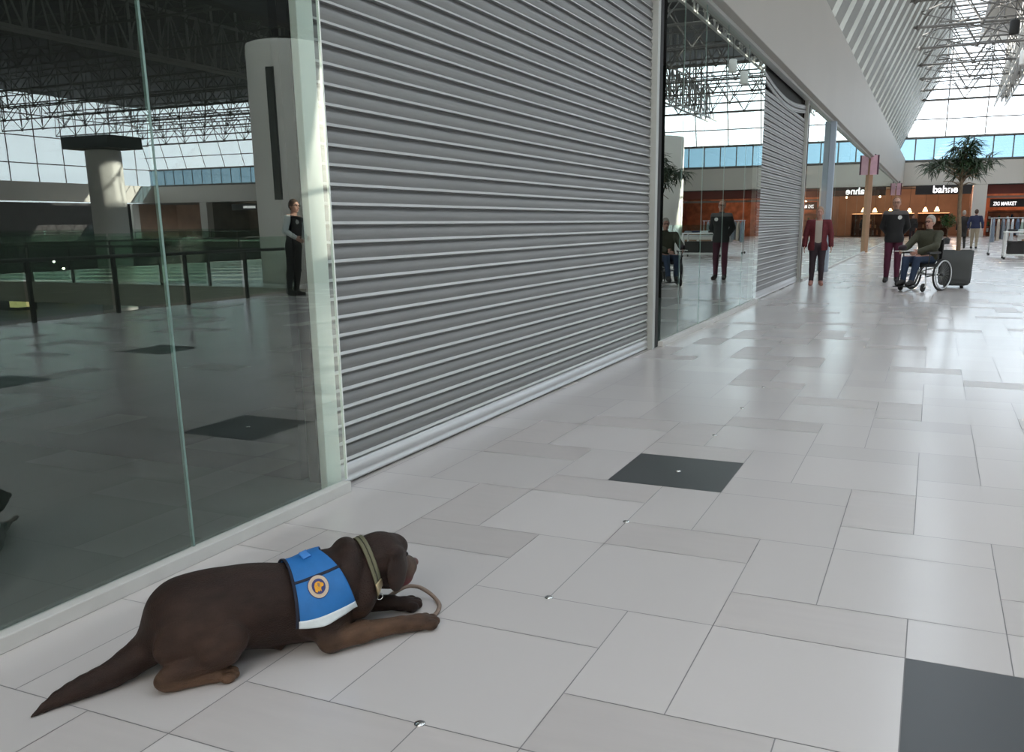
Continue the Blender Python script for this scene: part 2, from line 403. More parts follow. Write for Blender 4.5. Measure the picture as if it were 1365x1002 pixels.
# rooms behind the front
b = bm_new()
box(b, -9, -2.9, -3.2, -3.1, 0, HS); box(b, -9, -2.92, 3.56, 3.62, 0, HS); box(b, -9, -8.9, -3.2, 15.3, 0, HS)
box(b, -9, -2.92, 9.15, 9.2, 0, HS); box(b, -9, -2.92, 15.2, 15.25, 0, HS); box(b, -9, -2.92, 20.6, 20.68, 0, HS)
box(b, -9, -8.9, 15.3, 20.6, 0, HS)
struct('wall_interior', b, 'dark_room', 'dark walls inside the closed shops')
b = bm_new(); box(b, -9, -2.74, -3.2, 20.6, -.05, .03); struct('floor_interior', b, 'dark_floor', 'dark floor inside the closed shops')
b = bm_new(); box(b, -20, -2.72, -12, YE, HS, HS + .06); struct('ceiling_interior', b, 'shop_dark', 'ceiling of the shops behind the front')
b = bm_new(); box(b, -20, -3.2, -12, YE, 5.2, 5.3); struct('roof_shops', b, 'roofpanel', 'flat roof over the shops')
b = bm_new(); box(b, -14, -2.95, 20.7, 72, -.04, -.002); struct('floor_far_shop', b, 'shop_floor', 'floor of the far shop')
b = bm_new(); box(b, -14, -13.9, 20.7, 72, 0, HS); struct('wall_far_shop', b, 'shop_wall', 'back wall of the far shop')
# fascia
b = bm_new(); box(b, -2.72, -2.5, -4, 77, HS, HT); struct('beam_1', b, 'cream', 'long cream fascia beam above the shop fronts', bevel=.01)
b = bm_new(); box(b, -2.74, -2.62, -4, 77, HS - .05, HS + .0); struct('trim_6', b, 'rail_grey')

# ------------------------------------------------------------------ roller shutters
PITCH = .0925
def slat_sheet(bm, y0, y1, z0, n, xf, sag=None):
    prof = [(-.016, 0), (.004, .0015), (.0095, .004), (.0100, .0070), (-.0015, .0195), (.0015, .0275), (.0052, .039), (.0066, .051), (.0046, .063), (-.0004, .074), (-.012, .0835)]
    ny = 1 if sag is None else 16
    cols = []
    for t in range(ny + 1):
        y = y0 + (y1 - y0) * t / ny; dz = 0 if sag is None else -sag * math.sin(PI * t / ny)
        col = []
        for k in range(n):
            for dx, z in prof: col.append(bm.verts.new((xf + dx, y, z0 + k * PITCH + z + dz)))
        cols.append(col)
    for A, B in zip(cols, cols[1:]):
        for i in range(len(A) - 1):
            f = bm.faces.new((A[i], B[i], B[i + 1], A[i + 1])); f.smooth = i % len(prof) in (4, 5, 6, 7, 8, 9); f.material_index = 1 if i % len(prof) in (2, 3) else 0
            if i % len(prof) in (3, 4, 0, 10):
                for e in f.edges: e.smooth = False
def bottom_bar(bm, y0, y1, xf):
    prof = [(-.02, .012), (.012, .012), (.014, .018), (.012, .03), (.004, .034), (.010, .05), (.013, .07), (.010, .092), (.0, .108), (-.012, .118)]
    A = [bm.verts.new((xf + x, y0, z)) for x, z in prof]; B = [bm.verts.new((xf + x, y1, z)) for x, z in prof]
    for i in range(len(A) - 1): bm.faces.new((A[i], B[i], B[i + 1], A[i + 1]))
def shutter(name, label, y0, y1, n, loose=0, left_rail=True):
    t = thing(name, label, 'shutter', (-2.72, (y0 + y1) / 2, 0)); inv = Matrix.Translation((2.72, -(y0 + y1) / 2, 0))
    def put(nm, bm, m, smooth=False, **k):
        bmesh.ops.transform(bm, matrix=inv, verts=bm.verts); return obj(nm, bm, m, t, smooth, **k)
    b = bm_new(); slat_sheet(b, y0, y1, .12, n, -2.72); o = put('slat_curtain', b, ['alu', 'lit_lip'])
    o['label'] = 'curtain of ribbed aluminium slats'
    b = bm_new(); bottom_bar(b, y0, y1, -2.72); put('bottom_bar', b, 'alu_bright', True)
    b = bm_new(); box(b, -2.74, -2.655, y1, y1 + .085, 0, HS); put('guide_rail', b, 'rail_grey', bevel=.004)
    b = bm_new(); box(b, -2.78, -2.67, y1 + .085, y1 + .25, 0, HS); put('guide_rail_gap', b, 'black')
    if left_rail:
        b = bm_new(); box(b, -2.80, -2.735, y0 - .04, y0 + .01, 0, HS); put('guide_rail', b, 'rail_grey')
    b = bm_new(); box(b, -2.86, -2.80, y0 - .05, y1 + .1, .0, HS); put('backing_panel', b, 'black')
    if loose:
        b = bm_new(); slat_sheet(b, y0, y1, .12 + n * PITCH + .10, loose, -2.715, .16); o = put('loose_slat', b, ['alu', 'lit_lip'])
        o['label'] = 'loose sagging slats at the top of the shutter'
    return t
shutter('roller_shutter', 'wide closed aluminium roller shutter beside the big dark window', 3.60, 9.06, 41, 0, False)
shutter('roller_shutter', 'farther roller shutter with loose sagging slats at its top', 15.18, 20.45, 36, 2)

# ------------------------------------------------------------------ roof, end wall and atrium
b = bm_new()
y = -10.
while y < YE - .3:                                   # white louvre bars up the slope
    p0 = Vector((-3.62, y, 5.9)); p1 = Vector((-.15, y, 13.6)); d = (p1 - p0).normalized(); nrm = Vector((d.z, 0, -d.x))
    w = 1.25
    c = [p0, p0 + nrm * .3, p1 + nrm * .3, p1]
    A = [b.verts.new(q) for q in c]; B = [b.verts.new(q + Vector((0, w, 0))) for q in c]
    for f in ((A[0], A[1], A[2], A[3]), (B[3], B[2], B[1], B[0]), (A[0], B[0], B[1], A[1]), (A[1], B[1], B[2], A[2]), (A[2], B[2], B[3], A[3]), (A[3], B[3], B[0], A[0])): b.faces.new(f)
    y += 2.05
for z in (5.9, 7.6, 9.8, 12., 13.6):
    x = -3.62 + (z - 5.9) * (3.47 / 7.7); tube(b, [(x, -10, z), (x, YE - 1, z)], .06, 6)
rf = struct('window_4', b, 'louvre', 'sloping roof glazing with white bars above the fascia')
b = bm_new(); quad(b, (-3.66, -10, 5.9), (-3.66, YE, 5.9), (-.2, YE - 2, 13.62), (-.2, -10, 13.62)); obj('window_pane', b, 'sky_glass', rf)
b = bm_new()
y = -10.
while y < YE - 2: tube(b, [(-.15, y, 13.65), (1.9, y, 13.75)], .05, 4); y += 1.2
for x in (-.15, 1.9): tube(b, [(x, -10, 13.65), (x, YE - 2, 13.65)], .1, 6)
r2 = struct('window_5', b, 'steel_white', 'flat strip of roof glazing along the ridge')
b = bm_new(); quad(b, (-.15, -10, 13.8), (-.15, YE, 13.8), (1.9, YE, 13.8), (1.9, -10, 13.8)); obj('window_pane', b, 'sky_glass', r2)
b = bm_new(); box(b, 1.95, 6.5, -12, YE, 14.0, 14.15); struct('ceiling', b, 'roofpanel', 'opaque beige roof panels beside the ridge glazing'); b = bm_new(); box(b, 6.5, 8, -12, YE, 14.0, 14.15); box(b, 8, 12, 44, YE, 14., 14.15); box(b, 8, 12, -12, -4, 14., 14.15); box(b, 12, 76, -12, YE, 14.0, 14.15); struct('ceiling', b, 'dark_ceiling', 'dark roof deck over the atrium'); b = bm_new(); quad(b, (8, -4, 14.1), (12, -4, 14.1), (12, 44, 14.1), (8, 44, 14.1)); struct('window_added', b, 'sky_glass', 'added unseen skylight in the roof deck, brightening the walkway')  # last pane is an added skylight, out of view, to brighten tower and corridor
# end glazing: blue band, then tall clear glazing
b = bm_new(); box(b, -16, 76, YE, YE + .3, 3.9, 5.72); struct('wall_end', b, 'band', 'cream fascia band across the far end of the mall')
b = bm_new()
x = -14.
while x < 76: tube(b, [(x, YE, 5.72), (x, YE, 7.45)], .05, 4); x += 1.35
for z in (5.75, 7.45): tube(b, [(-16, YE, z), (76, YE, z)], .09, 6)
e1 = struct('window_6', b, 'steel_white', 'blue glazed band along the far end wall')
b = bm_new(); quad(b, (-16, YE + .06, 5.72), (76, YE + .06, 5.72), (76, YE + .06, 7.45), (-16, YE + .06, 7.45)); obj('window_pane', b, 'blue_glass', e1)
b = bm_new()
x = -16.
while x < 76: tube(b, [(x, YE, 7.45), (x, YE - 2, 13.9)], .045, 4); x += 2.7
for k in range(1, 5): tube(b, [(-16, YE - 2 * k / 5, 7.45 + 6.45 * k / 5), (76, YE - 2 * k / 5, 7.45 + 6.45 * k / 5)], .045, 4)
tube(b, [(-3.3, YE - .05, 7.5), (-.9, YE - 1.6, 12.4), (-.15, YE - 2, 13.7)], .13, 6)
e2 = struct('window_7', b, 'steel_white', 'tall bright end glazing under the roof')
b = bm_new(); quad(b, (-16, YE + .05, 7.45), (76, YE + .05, 7.45), (76, YE - 1.95, 13.9), (-16, YE - 1.95, 13.9)); obj('window_pane', b, 'sky_glass', e2)
# right-hand wall of the atrium
b = bm_new(); box(b, 75.6, 76, -12, YE, 3.9, 5.72); box(b, 75.6, 76, -12, YE, -4.8, 0); struct('wall_right', b, 'band', 'cream fascia band of the opposite gallery')
b = bm_new()
y = -12.
while y < YE: tube(b, [(75.7, y, 5.72), (75.7, y, 14)], .06, 4); y += 3
for z in (7.45, 10, 12): tube(b, [(75.7, -12, z), (75.7, YE, z)], .05, 4)
e3 = struct('window_8', b, 'steel_white', 'glazing above the opposite gallery')
b = bm_new(); quad(b, (75.8, -12, 5.72), (75.8, YE, 5.72), (75.8, YE, 14), (75.8, -12, 14)); obj('window_pane', b, 'sky_glass', e3)
b = bm_new(); box(b, -20, 76, -12.2, -12, -4.8, 14.1); struct('wall_back', b, 'tower', 'wall behind the viewpoint')
b = bm_new(); box(b, 80, 80.2, -12, 85, -4.8, 3.9); struct('wall_gallery', b, 'shop_dark', 'dark shop fronts of the opposite gallery')

# roof trusses across the mall
def truss(y):
    b = bm_new()
    xs = [-1.4 + 2.6 * k for k in range(29)]
    zb, zt = 9.7, 11.7
    tube(b, [(xs[0] - .9, y, zb), (xs[-1], y, zb)], .055, 6, cap=False); tube(b, [(xs[0] - .3, y + .9, zt), (xs[-1], y + .9, zt)], .05, 6, cap=False)
    tube(b, [(xs[0] - .3, y - .9, zt), (xs[-1], y - .9, zt)], .05, 6, cap=False)
    for i, x in enumerate(xs[:-1]):
        for s in (-1, 1):
            tube(b, [(x, y, zb), (x + 1.3, y + s * .9, zt)], .032, 5, cap=False); tube(b, [(x + 1.3, y + s * .9, zt), (x + 2.6, y, zb)], .032, 5, cap=False)
        tube(b, [(x + 1.3, y - .9, zt), (x + 1.3, y + .9, zt)], .03, 4, cap=False)
        tube(b, [(x + 1.3, y, zt - .1), (x + 1.3, y, 13.9)], .03, 4, cap=False)
        ell(b, (x, y, zb), (.12, .12, .12), 6, 5)
    struct('roof_beam', b, 'steel_white', 'white tubular roof truss crossing the mall')
for k in range(13): truss(8 + 5.4 * k)
b = bm_new()                                           # cross bracing between the trusses
for k in range(12):
    y0, y1 = 8 + 5.4 * k, 8 + 5.4 * (k + 1)
    for x0, x1 in ((-1.4, 1.9), (1.9, 5.2)):
        tube(b, [(x0, y0, 10.3), (x1, y1, 10.3)], .028, 5, cap=False); tube(b, [(x1, y0, 10.3), (x0, y1, 10.3)], .028, 5, cap=False)
struct('roof_beam', b, 'steel_white', 'diagonal bracing rods between the roof trusses')
def girder(x):
    b = bm_new(); y = 8.
    for dx, z in ((-.35, 9.3), (.35, 9.3), (0, 11.6)): tube(b, [(x + dx, 6, z), (x + dx, YE - 2, z)], .075, 6)
    while y < YE - 3:
        for dx in (-.35, .35):
            tube(b, [(x + dx, y, 9.3), (x, y + .7, 11.6)], .045, 5, cap=False); tube(b, [(x, y + .7, 11.6), (x + dx, y + 1.4, 9.3)], .045, 5, cap=False)
        tube(b, [(x, y, 9.3), (x, y, 13.9)], .07, 6, cap=False); y += 1.8
    struct('roof_beam', b, 'girder_white', 'white lattice girder running along the mall roof')
girder(3.6); girder(12.); girder(30.)
b = bm_new(); box(b, 16, 16.5, -10, 74, 8.2, 9.7); struct('roof_beam', b, 'dark_ceiling', 'deep dark beam under the atrium roof')

# towers (vent columns), reflected in the window glass
def tower(name, x, y, r, h, lab, slot_ang):
    b = bm_new(); lathe(b, [(r, 0 if x < 20 else -4.7), (r, h - .12), (r * .985, h - .03), (r * .9, h)], (x, y, 0), 40)
    o = obj(name, b, 'tower', smooth=False); o['kind'] = 'structure'; o['label'] = lab; o['category'] = 'column'
    for p in o.data.polygons: p.use_smooth = len(p.vertices) == 4
    if slot_ang is None: return o
    b = bm_new(); w = .10
    box(b, r - .03, r + .012, -w, w, 1.9, h - .6); bmesh.ops.rotate(b, cent=(0, 0, 0), matrix=Matrix.Rotation(slot_ang, 3, 'Z'), verts=b.verts)
    bmesh.ops.translate(b, vec=(x, y, 0), verts=b.verts); obj('window_slot', b, 'slot', o)
    return o
tower('column', 8.65, 17.65, .95, 5.35, 'round white tower by the atrium railing', math.radians(258))
tower('column', 8.2, 46.5, 1.35, 5.6, 'round white tower near the clothes rack', math.radians(252))
tower('column', 31.5, 32.2, .8, 4.9, 'round white tower in the middle of the atrium', None)
b = bm_new(); box(b, 30, 33, 31.2, 33.2, 4.95, 5.5); struct('roof_beam', b, 'steel_dark', 'dark canopy above the middle tower')

# ------------------------------------------------------------------ railing of the walkway
def railing(label, pts_fn, L, name='glass_railing', step=1.5):
    t = thing(name, label, 'railing')
    n = max(1, round(L / step)); P = lambda s, off=0., z=0.: (*[c for c in pts_fn(s, off)], z)
    b = bm_new(); tube(b, [P(0, 0, .88), P(L, 0, .88)], .03, 10); obj('handrail', b, 'bal_rail', t, True)
    for k in range(n):
        s0, s1 = L * k / n + .04, L * (k + 1) / n - .04
        b = bm_new(); quad(b, P(s0, .06, .06), P(s1, .06, .06), P(s1, .06, 1.12), P(s0, .06, 1.12)); obj('glass_panel', b, 'bal_glass', t)
    for k in range(n + 1):
        s = min(L * k / n + .001, L)
        b = bm_new(); a = P(s, 0, 0); box(b, a[0] - .025, a[0] + .025, a[1] - .025, a[1] + .025, 0, .88); obj('post', b, 'bal_rail', t)
railing('glass railing with dark handrail along the walkway beside the atrium', lambda s, o: (6.4 + o, -3 + s), 17.6)
railing('short glass railing across the near end of the atrium opening', lambda s, o: (9.7 + s, 15.65 - o), 10.2)
railing('glass railing along the inner side of the atrium opening', lambda s, o: (19.95 + o, 15.8 + s), 46, step=3.)
railing('glass railing of the gallery before the far end shops', lambda s, o: (20.2 + s, 62.1 - o), 45.6, step=3.)
railing('long glass railing of the opposite gallery', lambda s, o: (66.1 - o, -11 + s), 73, step=4.)
b = bm_new(); box(b, 6.7, 66, 62.25, 62.4, -4.8, 0); box(b, 66.2, 66.4, -12, 62, -4.8, 0); struct('wall_lower', b, 'shop_dark', 'dark walls of the lower floor')

# ------------------------------------------------------------------ shops across the far end
def shop_bay(x0, x1, wall, back=83.5, floor='shop_floor'):
    b = bm_new(); box(b, x0, x1, back, back + .1, 0, 3.9); struct('wall_shop', b, wall, 'back wall of a shop at the far end')
bays = [(-14, 2.5, 'warm_wall'), (3.4, 16, 'orange_wall'), (17, 29, 'shop_wall'), (30, 42, 'warm_wall'), (43, 55, 'shop_dark'), (56, 68, 'shop_wall'), (69, 79, 'warm_wall')]
for i, (x0, x1, w) in enumerate(bays):
    shop_bay(x0, x1, w)
    b = bm_new(); box(b, x1, x1 + (.95 if i < 6 else .3), YE - .12, YE + .8, 0, 3.9); struct('column', b, 'band', 'pale pillar between shops at the far end')
    b = bm_new(); box(b, x1, x1 + .3, YE + .8, 83.6, 0, 3.9); struct('wall_shop', b, w, 'side wall of a shop at the far end')
b = bm_new(); box(b, -16, 80, YE, 84, 3.86, 3.92); struct('ceiling_shops', b, 'shop_dark', 'dark ceiling of the far shops')
b = bm_new(); box(b, -14, 2.5, YE + .1, 83.5, 0, .006); struct('floor_shop', b, 'shop_floor', 'warm brown floor of the home store')

def lamp_light(loc, e, col, r=.05):
    l = bpy.data.lights.new('shop_light', 'POINT'); l.energy = e; l.color = col; l.shadow_soft_size = r
    o = bpy.data.objects.new('shop_light', l); C.objects.link(o); o.location = loc
for x in (-9, -5, -1, 1.6): lamp_light((x, 80, 3.2), 120, (1, .62, .36))
for x in (5, 8, 12): lamp_light((x, 81, 3.0), 110, (1, .58, .34))
for x in (20, 26, 33, 39, 46, 52, 60, 65, 72): lamp_light((x, 80.5, 3.2), 120, (1, .78, .56))
for y in (26, 34, 42, 52): lamp_light((-7, y, 3.2), 110, (1, .8, .6))

# store sign and its interior
t = thing('shop_sign', 'dark sign board with white lit word bahne over the home store', 'sign', (.4, YE - .2, 3.55))
b = bm_new(); box(b, -1.98, 1.99, 0, .14, -.33, .33); obj('sign_board', b, 'sign_black', t)
me = text_mesh('bahne', .74, .02, .012, 1.0); o = link('lettering', me, 'sign_lit', t, loc=(.13, -.03, .02))
def pendant(x, y, z, lab):
    t = thing('pendant_lamp', lab, 'lamp', (x, y, z), group='glowing pendants in the home store')
    b = bm_new(); lathe(b, [(.05, .34), (.07, .3), (.15, .12), (.19, 0)], (0, 0, 0), 14); obj('lamp_shade', b, 'lamp_glow', t, True)
    b = bm_new(); tube(b, [(0, 0, .34), (0, 0, 3.86 - z)], .012, 5); obj('cord', b, 'black', t)
pendant(-.78, 78.4, 1.95, 'glowing pendant lamp behind the shoulder of the person in black'); pendant(.08, 78.4, 1.98, 'glowing pendant lamp just under the white store letters'); pendant(-1.95, 78.6, 1.9, 'glowing pendant lamp hanging over the woman with the handbag')
def cabinet(x0, x1, y, lab):
    t = thing('display_cabinet', lab, 'cabinet', ((x0 + x1) / 2, y, 0)); w = (x1 - x0) / 2
    b = bm_new(); box(b, -w, w, .45, .5, 0, 1.8)
    for k in range(5): xx = -w + 2 * w * k / 4; box(b, xx - .025, xx + .025, 0, .45, 0, 1.8)
    obj('carcass', b, 'cab_wood', t)
    for z in (.1, .65, 1.2, 1.78):
        b = bm_new(); box(b, -w, w, -.02, .45, z, z + .04); obj('shelf', b, 'cab_wood', t)
    b = bm_new(); box(b, -w, w, .05, .4, 1.822, 1.85); obj('shelf_light', b, 'strip_glow', t)
    for k in range(int(w * 7)):
        x = -w + .15 + random.random() * (2 * w - .3); z = random.choice((.14, .69, 1.24)); h = random.uniform(.15, .4)
        b = bm_new(); box(b, x - .06, x + .06, .1, .25, z, z + h); obj('shelf_goods', b, random.choice(('card', 'white', 'cab_wood', 'orange_wall')), t)
cabinet(-6.4, -1.6, 79.2, 'long dark wooden display shelving behind the person in black'); cabinet(-1.3, 1.0, 79.2, 'dark wooden display shelving below the glowing pendant lamps')
# market
t = thing('shop_sign', 'black sign board with white lit words above the orange lit market', 'sign', (4.85, 78.6, 2.5))
b = bm_new(); box(b, -1.05, 1.6, 0, .15, -.28, .34); obj('sign_board', b, 'sign_black', t)
me = text_mesh('ZIG MARKET', .38, .015, .004, .74); link('lettering', me, 'sign_lit', t, loc=(-.02, -.03, -.03))
b = bm_new(); box(b, 3.4, 16, 77.6, 78, 3.2, 3.9); struct('wall_market', b, 'red_wall', 'dark red fascia above the market')
b = bm_new(); box(b, 3.4, 16, 77.3, 77.7, 2.9, 3.05); struct('beam_market', b, 'shop_wall', 'brown strip beam over the market entrance')
t = thing('market_shelf', 'colourful market shelving glowing orange under the market sign', 'shelf', (5.4, 80.4, 0))
b = bm_new(); box(b, -1.6, 2.2, .4, .46, 0, 2.0); obj('back_panel', b, 'orange_wall', t)
for z in (.3, .8, 1.3, 1.8):
    b = bm_new(); box(b, -1.6, 2.2, 0, .4, z, z + .04); obj('shelf', b, 'shop_dark', t)
for k in range(26):
    x = random.uniform(-1.5, 2.1); z = random.choice((.34, .84, 1.34)); h = random.uniform(.15, .4)
    b = bm_new(); box(b, x - .07, x + .07, .05, .25, z, z + h); obj('shelf_goods', b, random.choice(('red_wall', 'orange_wall', 'white', 'jeans', 'leaf_bush')), t)
# lit signs of the unnamed shops seen in the window reflection
for x, z, lab in ((24, 3.3, 'pale lit sign strip on the grey shop of the end wall'), (36, 3.3, 'pale lit sign strip on the brown shop of the end wall'), (62, 3.3, 'pale lit sign strip on the last grey shop of the end wall')):
    t = thing('shop_sign', lab, 'sign', (x, YE - .15, z))
    b = bm_new(); box(b, -2.4, 2.4, 0, .1, -.3, .3); obj('sign_board', b, 'sign_black', t)
    b = bm_new(); box(b, -.8, .8, -.03, 0, -.12, .12); obj('light_strip', b, 'sign_lit', t)

# posts and blade signs along the front
b = bm_new(); box(b, -2.68, -2.52, 40.45, 40.65, 0, HS - .05); o = struct('post_2', b, 'wood_post', 'tan clad post in the line of the shop windows', bevel=.01); o['kind'] = 'structure'
b = bm_new(); box(b, -2.66, -2.52, 24.9, 25.1, 0, HS - .05); o = struct('column', b, 'blue_col', 'blue grey column at the far shop window', bevel=.01)
def blade_sign(y, z0, z1, lab):
    t = thing('blade_sign', lab, 'sign', (-2.45, y, z0), group='pink hanging signs under the fascia')
    b = bm_new(); box(b, -.17, .10, -.05, .05, 0, z1 - z0); obj('sign_panel', b, 'sign_pink', t)
    b = bm_new(); box(b, .10, .16, -.07, .07, 0, z1 - z0); obj('sign_edge', b, 'sign_dark', t)
    b = bm_new(); box(b, -.03, .03, -.02, .02, z1 - z0, HS + .1 - z0); obj('bracket', b, 'bal_rail', t)
blade_sign(40.1, 3.15, 3.92, 'pink hanging sign at the top of the tan post'); blade_sign(68, 3.0, 3.8, 'pink hanging sign at the far end of the fascia above the person in black')

# ------------------------------------------------------------------ floor studs
def stud(x, y, lab):
    b = bm_new(); lathe(b, [(.016, 0), (.016, .002), (.013, .004), (.006, .0055), (.001, .006)], (0, 0, 0), 20)
    o = obj('floor_stud', b, 'chrome', smooth=True, loc=(x, y, 0)); tag(o, lab, 'floor stud', 'metal studs in a line along the floor')
for y, lab in ((1.845, 'small metal floor stud closest to the picture bottom, below the dog'), (2.745, 'small metal floor stud beyond the paws of the dog'), (3.645, 'small metal floor stud just before the dark square tile'),
               (4.545, 'small metal floor stud in the middle of the dark square tile'), (5.445, 'first small metal floor stud beyond the dark square tile'), (6.345, 'second small metal floor stud beyond the dark square tile'), (7.245, 'third small metal floor stud beyond the dark square tile')):
    stud(-1.174, y, lab)
# ================================================================== THE DOG
# local frame: +x nose-ward along the spine, +y the dog's left, z up
def paw(x, y, z, ang, r=1., tagc=1):
    c, s = math.cos(ang), math.sin(ang); out = []
    for k, (fx, fy) in enumerate(((.020, -.027), (.034, -.010), (.034, .010), (.020, .027))):
        out.append(eli((x + r * (fx * c - fy * s), y + r * (fx * s + fy * c), z - .002), (.023 * r, .0115 * r, .018 * r), rotmat(rz=ang), k=.004, tag=tagc))
    return out
TAIL = [(-.010, .150, .075, .052), (-.058, .138, .054, .046), (-.102, .118, .042, .040), (-.142, .105, .037, .0365), (-.178, .095, .034, .033), (-.213, .086, .029, .0285), (-.248, .076, .023, .0225), (-.283, .061, .014, .0135), (-.318, .040, .005, .0035)]
HC = V3(.735, .137, .245); HR = rotmat(rz=math.radians(31)) @ rotmat(ry=math.radians(17))
hp = lambda x, y, z: tuple(HC + HR @ V3(x, y, z))
HEAD = [
    eli(HC, (.086, .080, .076), HR, k=.02),                                               # skull
    eli(hp(.060, 0, .030), (.042, .058, .040), HR, k=.018),                               # brow
    eli(hp(.030, -.040, -.045), (.058, .040, .058), HR, k=.02), eli(hp(.030, .040, -.045), (.058, .040, .058), HR, k=.02),   # cheeks
    cap(hp(.065, 0, -.032), hp(.150, 0, -.048), .050, .041, k=.022),                      # muzzle
    eli(hp(.122, -.026, -.078), (.040, .018, .032), HR, k=.012), eli(hp(.122, .026, -.078), (.040, .018, .032), HR, k=.012),   # flews
    cap(hp(.04, 0, -.085), hp(.118, 0, -.104), .036, .022, k=.015),                       # lower jaw
    eli(hp(-.004, -.083, -.045), (.048, .014, .066), HR @ rotmat(rx=-.10, ry=-.10), k=.007), eli(hp(-.010, -.070, .016), (.038, .024, .024), HR, k=.012),   # right ear
    eli(hp(-.004, .083, -.045), (.048, .014, .066), HR @ rotmat(rx=.10, ry=-.10), k=.007), eli(hp(-.010, .070, .016), (.038, .024, .024), HR, k=.012),      # left ear
]
DOG = [
    eli((.125, .14, .158), (.135, .132, .132), k=.05),                                    # rump
    eli((.27, .14, .158), (.20, .124, .122), k=.05),                                      # loin
    cap((.22, .14, .160), (.50, .14, .140), .115, .115, k=.06),                           # barrel
    eli((.53, .14, .142), (.13, .122, .128), k=.05),                                      # chest
    cap((.36, .14, .09), (.55, .14, .085), .075, .085, k=.05),                            # belly / brisket
    cap((.55, .14, .180), (.69, .135, .220), .100, .086, k=.05), eli((.610, .135, .234), (.050, .102, .090), rotmat(ry=.3), k=.010),                          # neck
    eli((.575, .075, .190), (.055, .07, .095), rotmat(ry=.35), k=.035),                   # loose skin on the shoulder
    eli((.648, .062, .150), (.046, .048, .085), rotmat(ry=.28), k=.022),                      # dewlap, right
    eli((.66, .13, .15), (.055, .065, .07), k=.03),
    *HEAD,
    # right hind leg
    eli((.130, .040, .130), (.128, .054, .088), rotmat(ry=-.22), k=.014, tag=3),                 # thigh
    cap((.212, .004, .122), (.165, .0, .095), .056, .054, k=.020, tag=3),                        # knee
    cap((.20, .002, .085), (.035, .002, .050), .043, .028, k=.012, tag=3),                       # lower leg
    cap((.018, .004, .036), (.055, .002, .024), .024, .023, k=.012, tag=1),               # hock
    cap((.03, .002, .026), (.155, -.006, .022), .0235, .022, k=.012, tag=1),
    eli((.175, -.008, .021), (.034, .027, .020), k=.01, tag=1), *paw(.175, -.008, .02, -.05),
    # left hind leg (folded on the far side)
    eli((.125, .235, .125), (.125, .052, .092), rotmat(ry=-.28), k=.022),
    cap((.20, .272, .085), (.035, .274, .045), .043, .027, k=.012), cap((.03, .278, .026), (.155, .286, .022), .0235, .022, k=.012, tag=1),
    eli((.175, .288, .021), (.034, .027, .020), k=.01, tag=1), *paw(.175, .288, .02, .05),
    # right foreleg
    eli((.50, .040, .115), (.075, .045, .095), rotmat(ry=-.45), k=.025),                  # upper arm
    cap((.505, .020, .075), (.515, .006, .040), .045, .036, k=.02),                       # elbow
    cap((.512, .004, .039), (.62, .010, .043), .035, .035, k=.015, tag=1), cap((.62, .010, .043), (.755, .012, .036), .034, .027, k=.015, tag=1),
    cap((.75, .012, .034), (.815, .014, .028), .027, .029, k=.01, tag=2), eli((.825, .014, .026), (.042, .034, .025), k=.01, tag=2), *paw(.826, .014, .024, .03, 1.1, 2),
    # left foreleg
    eli((.52, .24, .115), (.075, .045, .095), rotmat(ry=-.45), k=.025),
    cap((.54, .262, .042), (.66, .235, .043), .037, .035, k=.015), cap((.66, .235, .043), (.79, .195, .034), .034, .027, k=.015),
    eli((.825, .185, .026), (.045, .033, .025), rotmat(rz=-.3), k=.01), *paw(.83, .184, .024, -.3, 1.1, 0),
    # tail
    cap((.04, .14, .115), (-.010, .150, .075), .062, .052, k=.035), *[cap(p[:3], q[:3], p[3], q[3], k=.006) for p, q in zip(TAIL, TAIL[1:])],
    # sheath
    cap((.33, .10, .05), (.375, .085, .018), .018, .010, k=.015),
]
